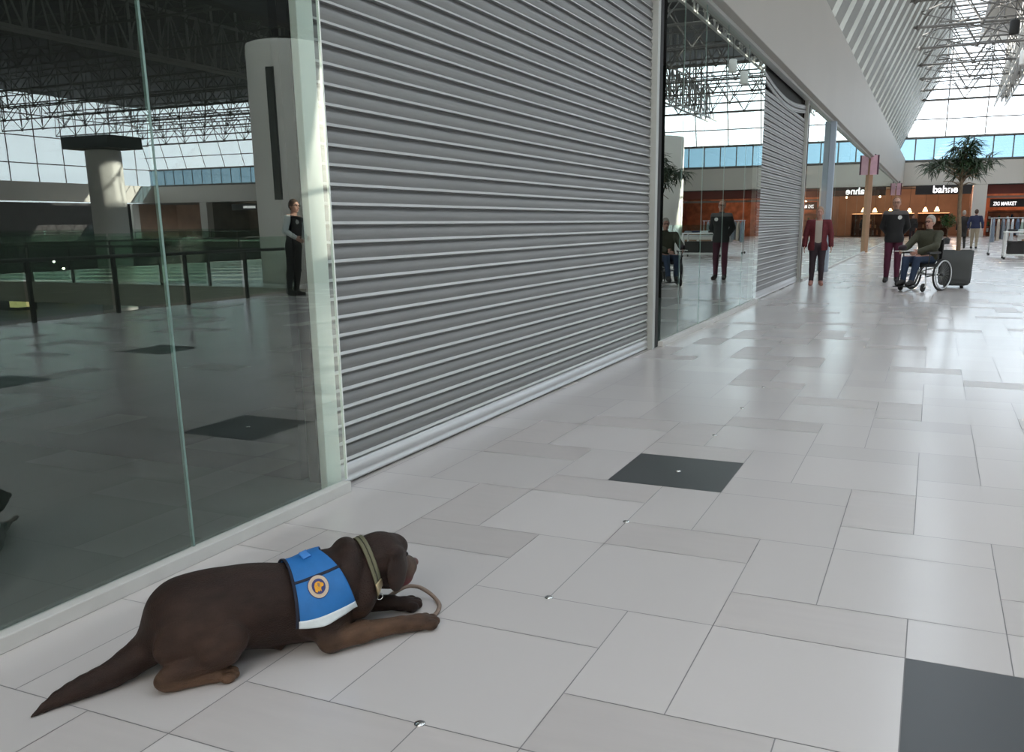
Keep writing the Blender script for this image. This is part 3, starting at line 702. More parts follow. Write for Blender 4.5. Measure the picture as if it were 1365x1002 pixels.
def build_dog():
    me, vs = nets(DOG, .0042, name='dog')
    FC = np.array([(.0255, .0130, .0098), (.100, .055, .033), (.062, .034, .022), (.040, .0205, .0145)])
    d = np.stack([pd(p, vs) for p in DOG], 1); w = np.exp(-np.maximum(d, -.02) / .012); w /= w.sum(1, keepdims=True)
    tg = np.array([p['tag'] for p in DOG]); col = np.stack([w[:, tg == k].sum(1) for k in range(4)], 1) @ FC
    # paler muzzle side, rusty brow
    mz = np.exp(-(np.linalg.norm((vs - V3(*hp(.13, -.03, -.045))) / V3(.03, .03, .04), axis=1))**2)[:, None]; col = col * (1 - mz * .8) + V3(.20, .125, .09) * mz * .8
    lp = np.exp(-(np.linalg.norm((vs - V3(*hp(.12, -.02, -.100))) / V3(.045, .045, .022), axis=1))**2)[:, None]; col = col * (1 - lp) + V3(.15, .03, .035) * lp
    a = me.color_attributes.new('fur', 'FLOAT_COLOR', 'POINT'); a.data.foreach_set('color', np.c_[col, np.ones(len(col))].ravel())
    o = link('dog', me, 'fur', smooth=True, loc=(-1.959, 1.682, 0)); o.rotation_euler = (0, 0, math.atan2(.795, .607))
    sm = o.modifiers.new('smooth', 'SMOOTH'); sm.factor = .5; sm.iterations = 1
    tag(o, 'chocolate brown labrador in a blue vest lying on the tiled floor', 'dog')
    def surf(c, dirs, off):
        c = np.broadcast_to(c, dirs.shape); rs = np.arange(.30, .02, -.003)
        P = c[:, None] + dirs[:, None] * rs[None, :, None]; F = field(DOG, P)
        ins = F < 0; k = np.where(ins.any(1), ins.argmax(1), len(rs) - 1); k0 = np.maximum(k - 1, 0)
        i = np.arange(len(k)); fa, fb = F[i, k0], F[i, k]; t = np.where(k > k0, fa / (fa - fb + 1e-12), 0)
        return c + dirs * (rs[k0] + t * (rs[k] - rs[k0]) + off)[:, None]
    def sheet(name, f, nu, nv, m, off, thick, parent, closed=False, smooth_it=0, label=None):
        uv = np.array([(u, v) for u in np.linspace(-1, 1, nu) for v in np.linspace(0, 1, nv)])
        c, dr = f(uv[:, 0], uv[:, 1]); P = surf(c, dr, off).reshape(nu, nv, 3)
        for _ in range(smooth_it):
            Q = P.copy(); Q[1:-1] = .5 * P[1:-1] + .25 * (P[:-2] + P[2:]); P = Q.copy(); P[:, 1:-1] = .5 * Q[:, 1:-1] + .25 * (Q[:, :-2] + Q[:, 2:])
        b = bm_new(); V = [[b.verts.new(P[i, j]) for j in range(nv)] for i in range(nu)]
        for i in range(nu - 1):
            for j in range(nv - 1): b.faces.new((V[i][j], V[i + 1][j], V[i + 1][j + 1], V[i][j + 1]))
        bmesh.ops.remove_doubles(b, verts=b.verts, dist=1e-6)
        ob = obj(name, b, m, parent, True); s = ob.modifiers.new('solid', 'SOLIDIFY'); s.thickness = thick; s.offset = 0
        if label: ob['label'] = label
        return ob
    AX = lambda s: np.stack([s, np.full_like(s, .14), np.full_like(s, .145)], 1)
    def vest(u, v, w0=0., w1=1., a0=None):
        au = np.abs(u); ss = .425 - .004 * au; sf = .530 + .080 * au; w = w0 + (w1 - w0) * v
        s = ss + (sf - ss) * w; ph = np.radians(108 - 13 * w) * u
        return AX(s), np.stack([np.zeros_like(s), -np.sin(ph), np.cos(ph)], 1)
    vo = sheet('vest', vest, 81, 26, 'blue', .009, .005, o, smooth_it=3, label='blue service dog vest')
    for sgn in (1, -1):
        f = lambda u, v: vest(sgn * (.90 + .10 * v), (u + 1) / 2)
        sheet('reflective_strip', f, 30, 5, 'reflective', .0125, .003, vo, smooth_it=1, label='silver reflective strip along the hem')
        f = lambda u, v: vest(sgn * (.405 + .035 * v), (u + 1) / 2)
        sheet('seam', f, 30, 3, 'vest_trim', .0122, .002, vo)
    f = lambda u, v: vest(u, v, -.045, .02); sheet('binding', f, 81, 3, 'vest_trim', .010, .006, vo, smooth_it=1)
    f = lambda u, v: vest(.02 + .10 * u, .42 + .22 * v); sheet('back_tab', f, 9, 6, 'blue_light', .016, .004, vo, label='pale blue webbing tab on the back')
    # round patch: ring, navy field, golden dog head
    def disc(name, pts, m, off, par):
        P = np.array(pts, float)                           # (along spine, up the side) metres about the patch centre
        s = .492 + P[:, 0]; ph = np.radians(57) - P[:, 1] / .125
        c = AX(s); dr = np.stack([np.zeros_like(s), -np.sin(ph), np.cos(ph)], 1); Q = surf(c, dr, off)
        # settle the disc on its best plane, so the badge stays round and flat
        q0 = Q.mean(0); n = np.linalg.svd(Q - q0)[2][2]; Q = Q - ((Q - q0) @ n)[:, None] * n * .6
        return Q
    def fan(name, pts, m, off):
        Q = disc(name, pts, m, off, vo); b = bm_new(); v = [b.verts.new(q) for q in Q]; c = b.verts.new(Q.mean(0))
        for i in range(len(v)): b.faces.new((v[i], v[(i + 1) % len(v)], c))
        ob = obj(name, b, m, vo); s = ob.modifiers.new('solid', 'SOLIDIFY'); s.thickness = .0015; s.offset = 0; return ob
    circ = lambda r, n=36: [(r * math.cos(2 * PI * k / n), r * math.sin(2 * PI * k / n)) for k in range(n)]
    fan('badge_border', circ(.0325), 'patch_navy', .0125)
    fan('badge_ring', circ(.0305), 'patch_ring', .0150)
    fan('badge_field', circ(.0205), 'patch_navy', .0175)
    head = [(-.0135, -.013), (-.0135, .001), (-.010, .009), (-.003, .0125), (.004, .012), (.008, .0085), (.0135, .0065), (.0155, .002), (.0135, -.002), (.007, -.0035), (.005, -.008), (.0055, -.015), (.001, -.0105), (-.001, -.0155), (-.0045, -.011), (-.008, -.0165)]
    fan('badge_dog_head', head, 'patch_gold', .0200)
    fan('badge_ear', [(-.003, .0085), (.0035, .007), (.0035, .001), (.000, -.004), (-.003, .001)], 'card', .0218)
    # collar: two olive straps with a dark line and a buckle
    def ring(off_s):
        def f(u, v):
            ph = u * PI * .70; w = (v - .5) * .026 + off_s
            c0 = V3(.686, .135, .210); n = V3(.985, 0, .17); e1 = V3(-.17, 0, .985); e2 = V3(0, -1, 0)
            c = c0 + n * w[:, None]; dr = e1 * np.cos(ph)[:, None] + e2 * np.sin(ph)[:, None]
            return c, dr
        return f
    co = sheet('collar', ring(0), 72, 6, 'olive_web', .006, .005, o, smooth_it=4, label='olive webbing collar')
    def ring2(u, v): return ring(0)(u, .44 + .12 * v)
    sheet('collar_line', ring2, 72, 3, 'olive_dark', .0095, .002, co, smooth_it=4)
    def buck(u, v): return ring(0)(.84 + .07 * u, -.05 + 1.1 * v)
    sheet('buckle', buck, 8, 5, 'brass', .013, .005, co, label='brass collar buckle')
    c = surf(np.array([[.675, .135, .215]]), np.array([[.2, -.75, -.63]]) / 1.0, .006)[0]
    b = bm_new(); tube(b, [c + V3(.010 * math.cos(t), -.004, .010 * math.sin(t) - .012) for t in np.linspace(0, 2 * PI, 17)[:-1]], .002, 6, closed=True); obj('tag_ring', b, 'chrome', co, True)
    # nose and eyes
    b = bm_new(); ell(b, hp(.193, -.002, -.034), (.017, .019, .016)); obj('nose', b, 'nose', o, True)
    for y in (-.042, .042):
        b = bm_new(); ell(b, hp(.088, y, .004), (.008, .008, .008)); obj('eye', b, 'eye', o, True)
build_dog()
# leash: comes out between the paws and curls round the right one
t = [(-1.70, 2.40, .012), (-1.645, 2.50, .055), (-1.61, 2.545, .052), (-1.575, 2.565, .030), (-1.535, 2.555, .012), (-1.50, 2.52, .008), (-1.482, 2.475, .007), (-1.475, 2.43, .007), (-1.47, 2.395, .008)]
def smooth_path(p, n=8):
    p = [Vector(q) for q in p]; out = []
    for i in range(len(p) - 1):
        a, b, c, d = p[max(i - 1, 0)], p[i], p[i + 1], p[min(i + 2, len(p) - 1)]
        for k in range(n):
            u = k / n; out.append(.5 * ((2 * b) + (c - a) * u + (2 * a - 5 * b + 4 * c - d) * u * u + (3 * b - a - 3 * c + d) * u**3))
    return out + [p[-1]]
b = bm_new(); tube(b, smooth_path(t), .0075, 8); o = obj('leash', b, 'leather', smooth=True); tag(o, 'thin brown leather leash curling round the front paws of the dog', 'leash')
# ================================================================== PEOPLE (local frame: facing -y, +x is the person's left)
def lerp(a, b, t): return V3(*a) + (V3(*b) - V3(*a)) * t
def person(label, loc, rz=0., H=1.78, arms=None, legs=None, seat=False, hair='hair_brown', hair_cut=1.0, skin='skin', top=None, jacket=None, trs=None, shoe='shoe_dark', vox=.011,
           width=1., tilt=0., group=None, glasses=False, bald=False, hem=.86, open_front=False, coat=None, short_hair=True, vest_only=None, badge=None, yoke=None, lean=0.):
    k = H / 1.78; W = width
    J = dict(hipL=(.09, 0, .93), kneeL=(.10, -.02, .49), ankL=(.105, .015, .09), toeL=(.125, -.15, .035),
             shL=(.175 * W, 0, 1.435), elL=(.235 * W, .03, 1.16), wrL=(.25 * W, -.03, .91))
    if legs: J.update({n: q for n, q in legs.items()})
    for n in list(J): J[n[:-1] + 'R'] = (-J[n][0], *J[n][1:])
    if legs: J.update({n: q for n, q in legs.items()})
    if arms: J.update(arms)
    off = V3(0, 0, 0) if not seat else V3(0, .10, seat - .93)
    up = lambda c: tuple(V3(*c) + off)
    if seat:
        for n in ('shL', 'shR'): J[n] = up(J[n])
    body = [eli(up((0, 0, .95)), (.155 * W, .105, .12), k=.05), eli(up((0, -.005, 1.12)), (.145 * W, .10, .16), k=.06), eli(up((0, 0, 1.30)), (.165 * W, .112, .17), k=.06),
            cap(lerp(J['shR'], J['shL'], .12), lerp(J['shR'], J['shL'], .88), .062, k=.05)]
    torso = list(body)
    hd = V3(*up((0, 0, 0)))
    head = [cap(up((0, .012, 1.42)), up((0, -.005, 1.56)), .058, .052, k=.02), eli(up((0, .005, 1.672)), (.074, .094, .105), k=.02), eli(up((0, -.03, 1.615)), (.058, .066, .072), k=.025),
            eli(up((0, -.045, 1.575)), (.034, .036, .028), k=.02), cap(up((0, -.09, 1.655)), up((0, -.108, 1.628)), .010, .014, k=.012),
            eli(up((.076, .01, 1.64)), (.012, .024, .032), k=.008), eli(up((-.076, .01, 1.64)), (.012, .024, .032), k=.008), eli(up((0, -.085, 1.69)), (.05, .016, .012), k=.015)]
    leg, foot, arm = [], [], []
    for s in 'LR':
        leg += [cap(J['hip' + s], J['knee' + s], .088 * (1 + (W - 1) * .6), .056, k=.03), cap(J['knee' + s], J['ank' + s], .056, .040, k=.025), eli(lerp(J['knee' + s], J['ank' + s], .3) + V3(0, .018, 0), (.05, .052, .10), k=.03)]
        foot += [cap(J['ank' + s], lerp(J['ank' + s], J['toe' + s], .35) - V3(0, 0, .015), .042, .042, k=.02), cap(lerp(J['ank' + s], J['toe' + s], .15) - V3(0, -.03, .030), J['toe' + s], .036, .033, k=.025)]
        arm += [cap(J['sh' + s], J['el' + s], .055, .043, k=.03), cap(J['el' + s], J['wr' + s], .043, .029, k=.02)]
    hand = []
    for s, sg in (('L', 1), ('R', -1)):
        w, e = V3(*J['wr' + s]), V3(*J['el' + s]); d = (w - e) / np.linalg.norm(w - e); sd = V3(*J.get('palm' + s, (sg, 0, 0))); sd = sd - d * (sd @ d); sd /= np.linalg.norm(sd); fw = np.cross(d, sd) * sg
        R = np.stack([fw, d, sd], 1); hand.append(eli(w + d * .055, (.040, .052, .017), R, k=.012))
        for q, (o_, L) in enumerate(((-.030, .060), (-.010, .074), (.010, .078), (.030, .068))):
            b0 = w + d * .095 + fw * o_; m = b0 + d * L * .55 - sd * .006; hand += [cap(b0, m, .0092, .0088, k=.006), cap(m, m + d * L * .42 - sd * .018, .0088, .0075, k=.006)]
        th = w + d * .03 + fw * .034; hand += [cap(th, th + d * .035 + fw * .024 - sd * .006, .0115, .010, k=.010), cap(th + d * .035 + fw * .024 - sd * .006, th + d * .066 + fw * .026 - sd * .014, .010, .008, k=.006)]
    allp = body + head + leg + foot + arm + hand
    def fin(me):
        mt = Matrix.Scale(k, 4)
        if tilt: mt = Matrix.Rotation(tilt, 4, 'X') @ mt
        if lean: mt = Matrix.Rotation(lean, 4, 'Y') @ mt
        me.transform(mt); return me
    me, _ = nets(allp, vox * .8, name='person'); o = link('person', fin(me), skin, smooth=True, loc=loc); o.rotation_euler = (0, 0, rz); tag(o, label, 'person', group)
    def wear(name, prims, m, grow, cuts=(), boxes=(), par=None, lab=None):
        me, _ = nets(prims, vox, grow, cuts, boxes, name); c = link(name, fin(me), m, par or o, smooth=True)
        if lab: c['label'] = lab
        return c
    zo = off[2]
    sleeve = [p for p in arm]
    for i in (1, 3): sleeve[i] = dict(arm[i], b=lerp(arm[i]['a'], arm[i]['b'], .97), rb=.033)
    if trs: wear('trousers', torso[:1] + leg, trs, .012, [((0, 0, 1), 1.02 + zo), ((0, 0, -1), -.085 + (.03 if seat else 0))])
    if top: wear('shirt', torso + sleeve, top, .010, [((0, 0, 1), 1.475 + zo), ((0, 0, -1), -(hem + .02) - zo)])
    if vest_only: wear('vest', torso, vest_only, .022, [((0, 0, 1), 1.475 + zo), ((0, 0, -1), -(hem + .05) - zo)])
    if jacket:
        bx = [((0, -.2, 1.15 + zo), (.075, .2, .40))] if open_front else []
        skirt = [eli(up((0, 0, hem + .06)), (.17 * W, .12, .16), k=.05)]
        j = wear('jacket', torso + sleeve + skirt, jacket, .022, [((0, 0, 1), 1.50 + zo), ((0, 0, -1), -hem - zo)], bx)
        if not open_front:
            wear('collar', [cap(up((0, .012, 1.44)), up((0, 0, 1.52)), .066, .062, k=.02)], yoke or jacket, .006, [((0, 0, 1), 1.53 + zo), ((0, 0, -1), -1.44 - zo)], par=j)
        if yoke: wear('yoke', torso + sleeve, yoke, .025, [((0, 0, -1), -1.415 - zo), ((0, 0, 1), 1.50 + zo)], par=j)
    if badge:
        b = bm_new(); bmesh.ops.create_circle(b, cap_ends=True, segments=18, radius=.042 * k, matrix=Matrix.Translation(V3(.085, -.152, 1.36) * k) @ Matrix.Rotation(PI / 2 - .1, 4, 'X')); bc = obj('badge', b, 'white', o)
        s = bc.modifiers.new('solid', 'SOLIDIFY'); s.thickness = .01
        if lean: bc.rotation_euler = (0, lean, 0)
    wear('shoes', foot, shoe, .010, [((0, 0, 1), (.115 if not seat else .3))])
    hr = [eli(up((0, .012, 1.685)), (.080, .098, .106), k=.02)]
    if not short_hair: hr += [cap(up((0, .05, 1.66)), up((0, .06, 1.50)), .075, .06, k=.04)]
    ht = 1.70 if not bald else 1.755
    wear('hair', hr, hair, .008, [((0, -1 if not bald else -.9, -.55), -(.55 * 1.668 + .55 * zo) - off[1] + .030 - (.06 if bald else 0))])
    for x in (.031, -.031):
        b = bm_new(); ell(b, V3(*up((x, -.0835, 1.668))) * k, (.011 * k, .008 * k, .007 * k), 8, 6); e = obj('eye', b, 'eye', o, True)
        if tilt: e.rotation_euler = (tilt, 0, 0)
        if lean: e.rotation_euler = (0, lean, 0)
    b = bm_new(); ell(b, V3(*up((0, -.092, 1.592))) * k, (.024 * k, .010 * k, .008 * k), 8, 6); e = obj('lips', b, 'lip', o, True)
    if lean: e.rotation_euler = (0, lean, 0)
    if glasses:
        b = bm_new()
        for x in (.034, -.034): tube(b, [V3(*up((x + .026 * math.cos(q), -.105, 1.668 + .019 * math.sin(q)))) * k for q in np.linspace(0, 2 * PI, 13)[:-1]], .003, 5, closed=True)
        tube(b, [V3(*up((-.01, -.105, 1.67))) * k, V3(*up((.01, -.105, 1.67))) * k], .003, 5)
        for x in (.06, -.06): tube(b, [V3(*up((x, -.105, 1.672))) * k, V3(*up((x * 1.3, .0, 1.66))) * k], .003, 5)
        g = obj('glasses', b, 'black', o, True)
        if lean: g.rotation_euler = (0, lean, 0)
    return o
person('person in an open burgundy jacket and pale top standing beside the far roller shutter', (-2.2, 19.56, 0), .12, 1.60, hair='hair_fair', skin='skin_pink', top='beige_top', jacket='burgundy', trs='dark_trs', shoe='shoe_tan', width=1.18, open_front=True, hem=.80, hair_cut=.9)
person('person in a black jacket with white chest badge and wine trousers, hands behind back', (-.78, 20.96, 0), .03, 1.80, arms=dict(elL=(.245, .10, 1.17), wrL=(.10, .19, .98), elR=(-.245, .10, 1.17), wrR=(-.10, .19, .99)),
       hair='hair_fair', bald=True, jacket='black_cl', trs='wine_trs', width=1.0, glasses=True, badge=True, yoke='grey_cl', hem=.84)
WCX, WCY, WCR = -.13, 18.62, math.radians(-31)
person('person in an olive jacket and blue jeans sitting in the wheelchair', (WCX, WCY, 0), WCR, 1.74, seat=.58,
       legs=dict(hipL=(.09, .05, .60), kneeL=(.10, -.40, .62), ankL=(.08, -.50, .20), toeL=(.09, -.66, .155), kneeR=(-.13, -.41, .62), ankR=(-.10, -.50, .20), toeR=(-.12, -.66, .155)),
       arms=dict(elL=(.27, -.08, .86), wrL=(.07, -.30, .76), elR=(-.29, -.10, .86), wrR=(-.26, -.34, .78)), hair='hair_grey', skin='skin_pink', jacket='olive_cl', trs='jeans', width=1.2, hem=.95, glasses=True)
person('person in dark clothes carrying a bag, far off beside the person in black', (-1.25, 60.7, 0), .2, 1.64, hair='hair_brown', jacket='charcoal_coat', trs='dark_trs', vox=.016, short_hair=False, hem=.70)
person('grey haired person walking away in a long dark coat beside the navy jacket', (1.22, 46.5, 0), PI + .1, 1.72, hair='hair_grey', jacket='charcoal_coat', trs='charcoal_coat', vox=.014, hem=.55, width=1.05,
       legs=dict(kneeL=(.10, -.10, .49), ankL=(.105, -.12, .09), toeL=(.11, -.28, .035), kneeR=(-.10, .02, .49), ankR=(-.105, .16, .10), toeR=(-.11, .02, .04)))
person('person walking away in a navy jacket and khaki trousers near the clothes rack', (1.72, 46.0, 0), PI - .15, 1.76, hair='hair_brown', jacket='navy_cl', trs='khaki', vox=.014, hem=.92, width=1.12,
       legs=dict(kneeL=(.11, -.10, .49), ankL=(.115, -.10, .09), toeL=(.12, -.26, .035), kneeR=(-.11, .0, .49), ankR=(-.115, .14, .10), toeR=(-.12, .0, .04)), arms=dict(elL=(.30, .05, 1.17), wrL=(.30, -.10, .95), elR=(-.30, .05, 1.17), wrR=(-.30, -.10, .95)))
person('person in dark vest and pale sleeves leaning at the railing, mirrored in the window', (6.0, 13.95, 0), math.radians(-90), 1.82, hair='hair_brown', top='shirt', vest_only='black_cl', trs='black_cl', glasses=True, badge=True,
       lean=math.radians(-7), arms=dict(elL=(.30, -.04, 1.17), wrL=(.22, -.22, 1.06), elR=(-.27, .0, 1.16), wrR=(-.10, -.24, 1.08)))
# handbag of the far person
t = thing('handbag', 'black handbag hanging from the shoulder of the far person in dark clothes', 'bag', (-1.08, 60.55, .86))
b = bm_new(); box(b, -.14, .14, -.06, .06, 0, .26); obj('bag_body', b, 'black_cl', t, bevel=.03)
b = bm_new(); tube(b, [(-.10, 0, .26), (-.13, .05, .48), (-.06, .10, .58), (.05, .06, .5), (.10, 0, .26)], .012, 6); obj('strap', b, 'black_cl', t, True)
# ================================================================== WHEELCHAIR
def wheelchair():
    t = thing('wheelchair', 'black manual wheelchair with silver hand rims in front of the dark planter', 'wheelchair', (WCX, WCY, 0), WCR)
    def ringx(b, x, r, rt, c=(0, .14, .305), n=40): tube(b, [(x, c[1] + r * math.cos(q), c[2] + r * math.sin(q)) for q in np.linspace(0, 2 * PI, n + 1)[:-1]], rt, 8, closed=True)
    for s in (1, -1):
        b = bm_new(); ringx(b, s * .30, .288, .017); w = obj('wheel', b, 'rubber', t, True)
        b = bm_new(); ringx(b, s * .30, .268, .010); obj('rim', b, 'wc_frame', w, True)
        b = bm_new(); ringx(b, s * .338, .262, .0125); obj('hand_rim', b, 'alu_bright', w, True)['label'] = 'silver hand rim'
        b = bm_new()
        for k in range(24):
            q = 2 * PI * k / 24; tube(b, [(s * .315, .14 + .03 * math.cos(q + .5), .305 + .03 * math.sin(q + .5)), (s * .30, .14 + .265 * math.cos(q), .305 + .265 * math.sin(q))], .0022, 4)
        obj('spokes', b, 'alu', w)
        b = bm_new(); tube(b, [(s * .27, .14, .305), (s * .335, .14, .305)], .032, 14); obj('hub', b, 'wc_frame', w, True)
        b = bm_new(); ringx(b, s * .23, .062, .018, (0, -.34, .08), 20); tube(b, [(s * .215, -.34, .08), (s * .245, -.34, .08)], .045, 12); c = obj('caster', b, 'rubber', t, True)
        b = bm_new(); tube(b, [(s * .23, -.34, .08), (s * .262, -.32, .09), (s * .262, -.30, .20), (s * .23, -.28, .30)], .014, 8); obj('fork', b, 'alu_bright', c, True)
        b = bm_new(); tube(b, smooth_path([(s * .23, .24, .98), (s * .23, .21, .60), (s * .23, .17, .47), (s * .23, -.20, .47), (s * .21, -.34, .46), (s * .19, -.46, .32), (s * .17, -.54, .13)]), .014, 8)
        tube(b, [(s * .23, .17, .47), (s * .23, .14, .305), (s * .23, -.28, .28), (s * .23, -.28, .47)], .013, 8); obj('side_frame', b, 'wc_frame', t, True)
        b = bm_new(); tube(b, [(s * .23, .24, .96), (s * .23, .36, .98)], .02, 8); obj('push_handle', b, 'rubber', t, True)
        b = bm_new(); box(b, s * .27 - .03, s * .27 + .03, -.32, .06, .70, .735); obj('armrest', b, 'wc_frame', t, bevel=.008)
        b = bm_new(); tube(b, [(s * .26, .02, .47), (s * .27, .02, .70)], .012, 8); tube(b, [(s * .255, -.26, .47), (s * .27, -.26, .70)], .012, 8); obj('armrest_post', b, 'wc_frame', t, True)
    b = bm_new(); tube(b, [(-.31, .14, .305), (.31, .14, .305)], .016, 8); tube(b, [(-.22, -.2, .28), (.22, .1, .45)], .012, 8); tube(b, [(.22, -.2, .28), (-.22, .1, .45)], .012, 8); obj('axle', b, 'alu_bright', t, True)
    b = bm_new(); box(b, -.22, .22, -.28, .20, .455, .51); obj('seat', b, 'black_cl', t, bevel=.015)
    b = bm_new(); box(b, -.22, .22, .225, .25, .55, .95); obj('backrest', b, 'black_cl', t, bevel=.01)
    b = bm_new(); box(b, -.17, .17, -.70, -.46, .095, .112); obj('footplate', b, 'wc_frame', t, bevel=.004)
    b = bm_new(); box(b, -.34, -.14, -.46, -.24, .738, .755); obj('tray', b, 'white', t, bevel=.004)['label'] = 'small white tray on the armrest'
wheelchair()
b = bm_new(); ell(b, (-.24, -.36, .81), (.075, .10, .052), 14, 10); o = obj('glove', b, 'dark_trs', smooth=True, loc=(WCX, WCY, 0)); o.rotation_euler = (0, 0, WCR); tag(o, 'dark bundled glove lying on the small wheelchair tray', 'glove')
# ================================================================== PLANTER AND TREE
PX, PY = .44, 19.62
def rrect(w, r, n=5):
    out = []
    for cx, cy, a in ((w - r, w - r, 0), (-w + r, w - r, 90), (-w + r, -w + r, 180), (w - r, -w + r, 270)):
        for k in range(n + 1): q = math.radians(a + 90 * k / n); out.append((cx + r * math.cos(q), cy + r * math.sin(q)))
    return out
t = thing('planter', 'tall dark grey planter on small feet behind the wheelchair', 'planter', (PX, PY, 0))
b = bm_new(); rings = []
for w, z in ((.20, .05), (.255, .065), (.288, .11), (.298, .2), (.305, .5), (.31, .73), (.28, .73), (.275, .66)):
    rings.append([b.verts.new((x, y, z)) for x, y in rrect(w, .05)])
for A, B in zip(rings, rings[1:]):
    for i in range(len(A)): b.faces.new((A[i], A[(i + 1) % len(A)], B[(i + 1) % len(A)], B[i]))
b.faces.new(rings[0][::-1]); obj('pot', b, 'planter', t, True)
b = bm_new(); prism(b, rrect(.276, .05), .63, .665); obj('soil', b, 'soil', t)
for x in (-.15, .15):
    for y in (-.15, .15):
        b = bm_new(); lathe(b, [(.03, 0), (.03, .055)], (x, y, 0), 10); obj('foot', b, 'rubber', t)
def blade(b, p, az, el, L, w, droop):
    n = 5; pts = []; d = Vector((math.cos(az) * math.cos(el), math.sin(az) * math.cos(el), math.sin(el))); q = Vector(p); side = Vector((-math.sin(az), math.cos(az), 0))
    rows = []
    for i in range(n + 1):
        s = i / n; ww = w * math.sin(PI * min(.98, .12 + .88 * s)) ** .8 if i < n else .001
        rows.append((b.verts.new(q - side * ww), b.verts.new(q + Vector((0, 0, -ww * .5))), b.verts.new(q + side * ww)))
        q = q + d * (L / n); d = (d + Vector((0, 0, -droop / n))).normalized()
    for A, B in zip(rows, rows[1:]): b.faces.new((A[0], A[1], B[1], B[0])); b.faces.new((A[1], A[2], B[2], B[1]))
def tree():
    rr = random.Random(11)
    t = thing('potted_tree', 'slender indoor tree with long drooping leaves in the dark planter', 'tree', (PX, PY, .60))
    b = bm_new(); tr = smooth_path([(.03, 0, 0), (.02, .0, .45), (-.02, .01, .9), (-.03, .0, 1.40), (-.04, 0, 1.7)]); tube(b, tr, list(np.linspace(.042, .030, len(tr))), 8); obj('trunk', b, 'bark', t, True)
    tips = []; bb = bm_new()
    for k in range(32):
        az = 2 * PI * k / 32 * 3.3 + rr.random(); el = rr.uniform(-.75, 1.35); L = rr.uniform(.2, .56); s = Vector((-.035, 0, rr.uniform(1.32, 1.72)))
        e = s + Vector((math.cos(az) * math.cos(el) * 1.05, math.sin(az) * math.cos(el), math.sin(el) * .95)) * L + Vector((0, 0, .12))
        tube(bb, [s, (s + e) / 2 + Vector((0, 0, .05)), e], [.014, .010, .006], 5); tips.append((e, az, el))
    obj('branches', bb, 'bark', t, True)
    f = bm_new()
    for e, az, el in tips:
        for q in range(30):
            if e.z < 1.60: continue
            a = az + rr.uniform(-2.6, 2.6); blade(f, e + Vector((rr.uniform(-.07, .07), rr.uniform(-.07, .07), rr.uniform(-.10, .06))), a, rr.uniform(-.4, .9), rr.uniform(.22, .38), rr.uniform(.012, .019), rr.uniform(.7, 2.))
    obj('foliage', f, 'leaf', t)
tree()
def bush(x, y, h):
    rr = random.Random(4)
    t = thing('potted_shrub', 'rounded bright green shrub far off behind the person in the wheelchair', 'shrub', (x, y, 0))
    b = bm_new(); lathe(b, [(.16, 0), (.2, .3), (.18, .3)], (0, 0, 0), 16); obj('pot', b, 'steel_dark', t)
    b = bm_new(); tube(b, [(0, 0, .28), (.02, 0, .8)], .03, 6); tube(b, [(.02, 0, .7), (.15, 0, 1.)], .02, 6); tube(b, [(.02, 0, .7), (-.12, .05, 1.)], .02, 6); obj('stem', b, 'bark', t)
    f = bm_new()
    for k in range(420):
        d = Vector((rr.gauss(0, 1), rr.gauss(0, 1), rr.gauss(0, 1))).normalized() * rr.uniform(.2, .40); blade(f, Vector((0, 0, h - .45)) + Vector((d.x * 1.05, d.y, d.z)), rr.uniform(0, 6.3), rr.uniform(-.6, .8), .16, .03, 1.)
    obj('foliage', f, 'leaf_bush', t)
bush(.68, 55, 1.72)
# ================================================================== CLOTHES RACK, TABLE, COUNTER
t = thing('clothes_rack', 'white clothes rail on wheels full of pale garments at the picture edge', 'clothes rack', (2.75, 38, 0))
b = bm_new(); tube(b, [(-.85, 0, 1.36), (.95, 0, 1.36)], .018, 8); obj('rail', b, 'alu_bright', t, True)
for x in (-.80, .90):
    b = bm_new(); tube(b, [(x, 0, .10), (x, 0, 1.36)], .016, 8); obj('upright', b, 'alu_bright', t, True)
    b = bm_new(); tube(b, [(x, -.3, .10), (x, .3, .10)], .018, 8); obj('base_bar', b, 'alu_bright', t, True)
    for y in (-.27, .27):
        b = bm_new(); lathe(b, [(.035, 0), (.04, .04), (.035, .085)], (x, y, 0), 10); obj('caster', b, 'rubber', t)
COLS = [('greyblue', (.22, .26, .33)), ('sand', (.50, .42, .35)), ('slate', (.20, .22, .26)), ('ash', (.42, .42, .43)), ('silver', (.52, .54, .58)), ('denim', (.10, .13, .20)), ('pearl', (.58, .57, .56)), ('cloud', (.34, .37, .42)), ('black', (.02, .02, .025)), ('steel', (.28, .30, .33))]
GL = ['grey blue', 'sand coloured', 'slate grey', 'ash grey', 'silver grey', 'dark denim', 'pearl white', 'cloud grey', 'black', 'steel grey']
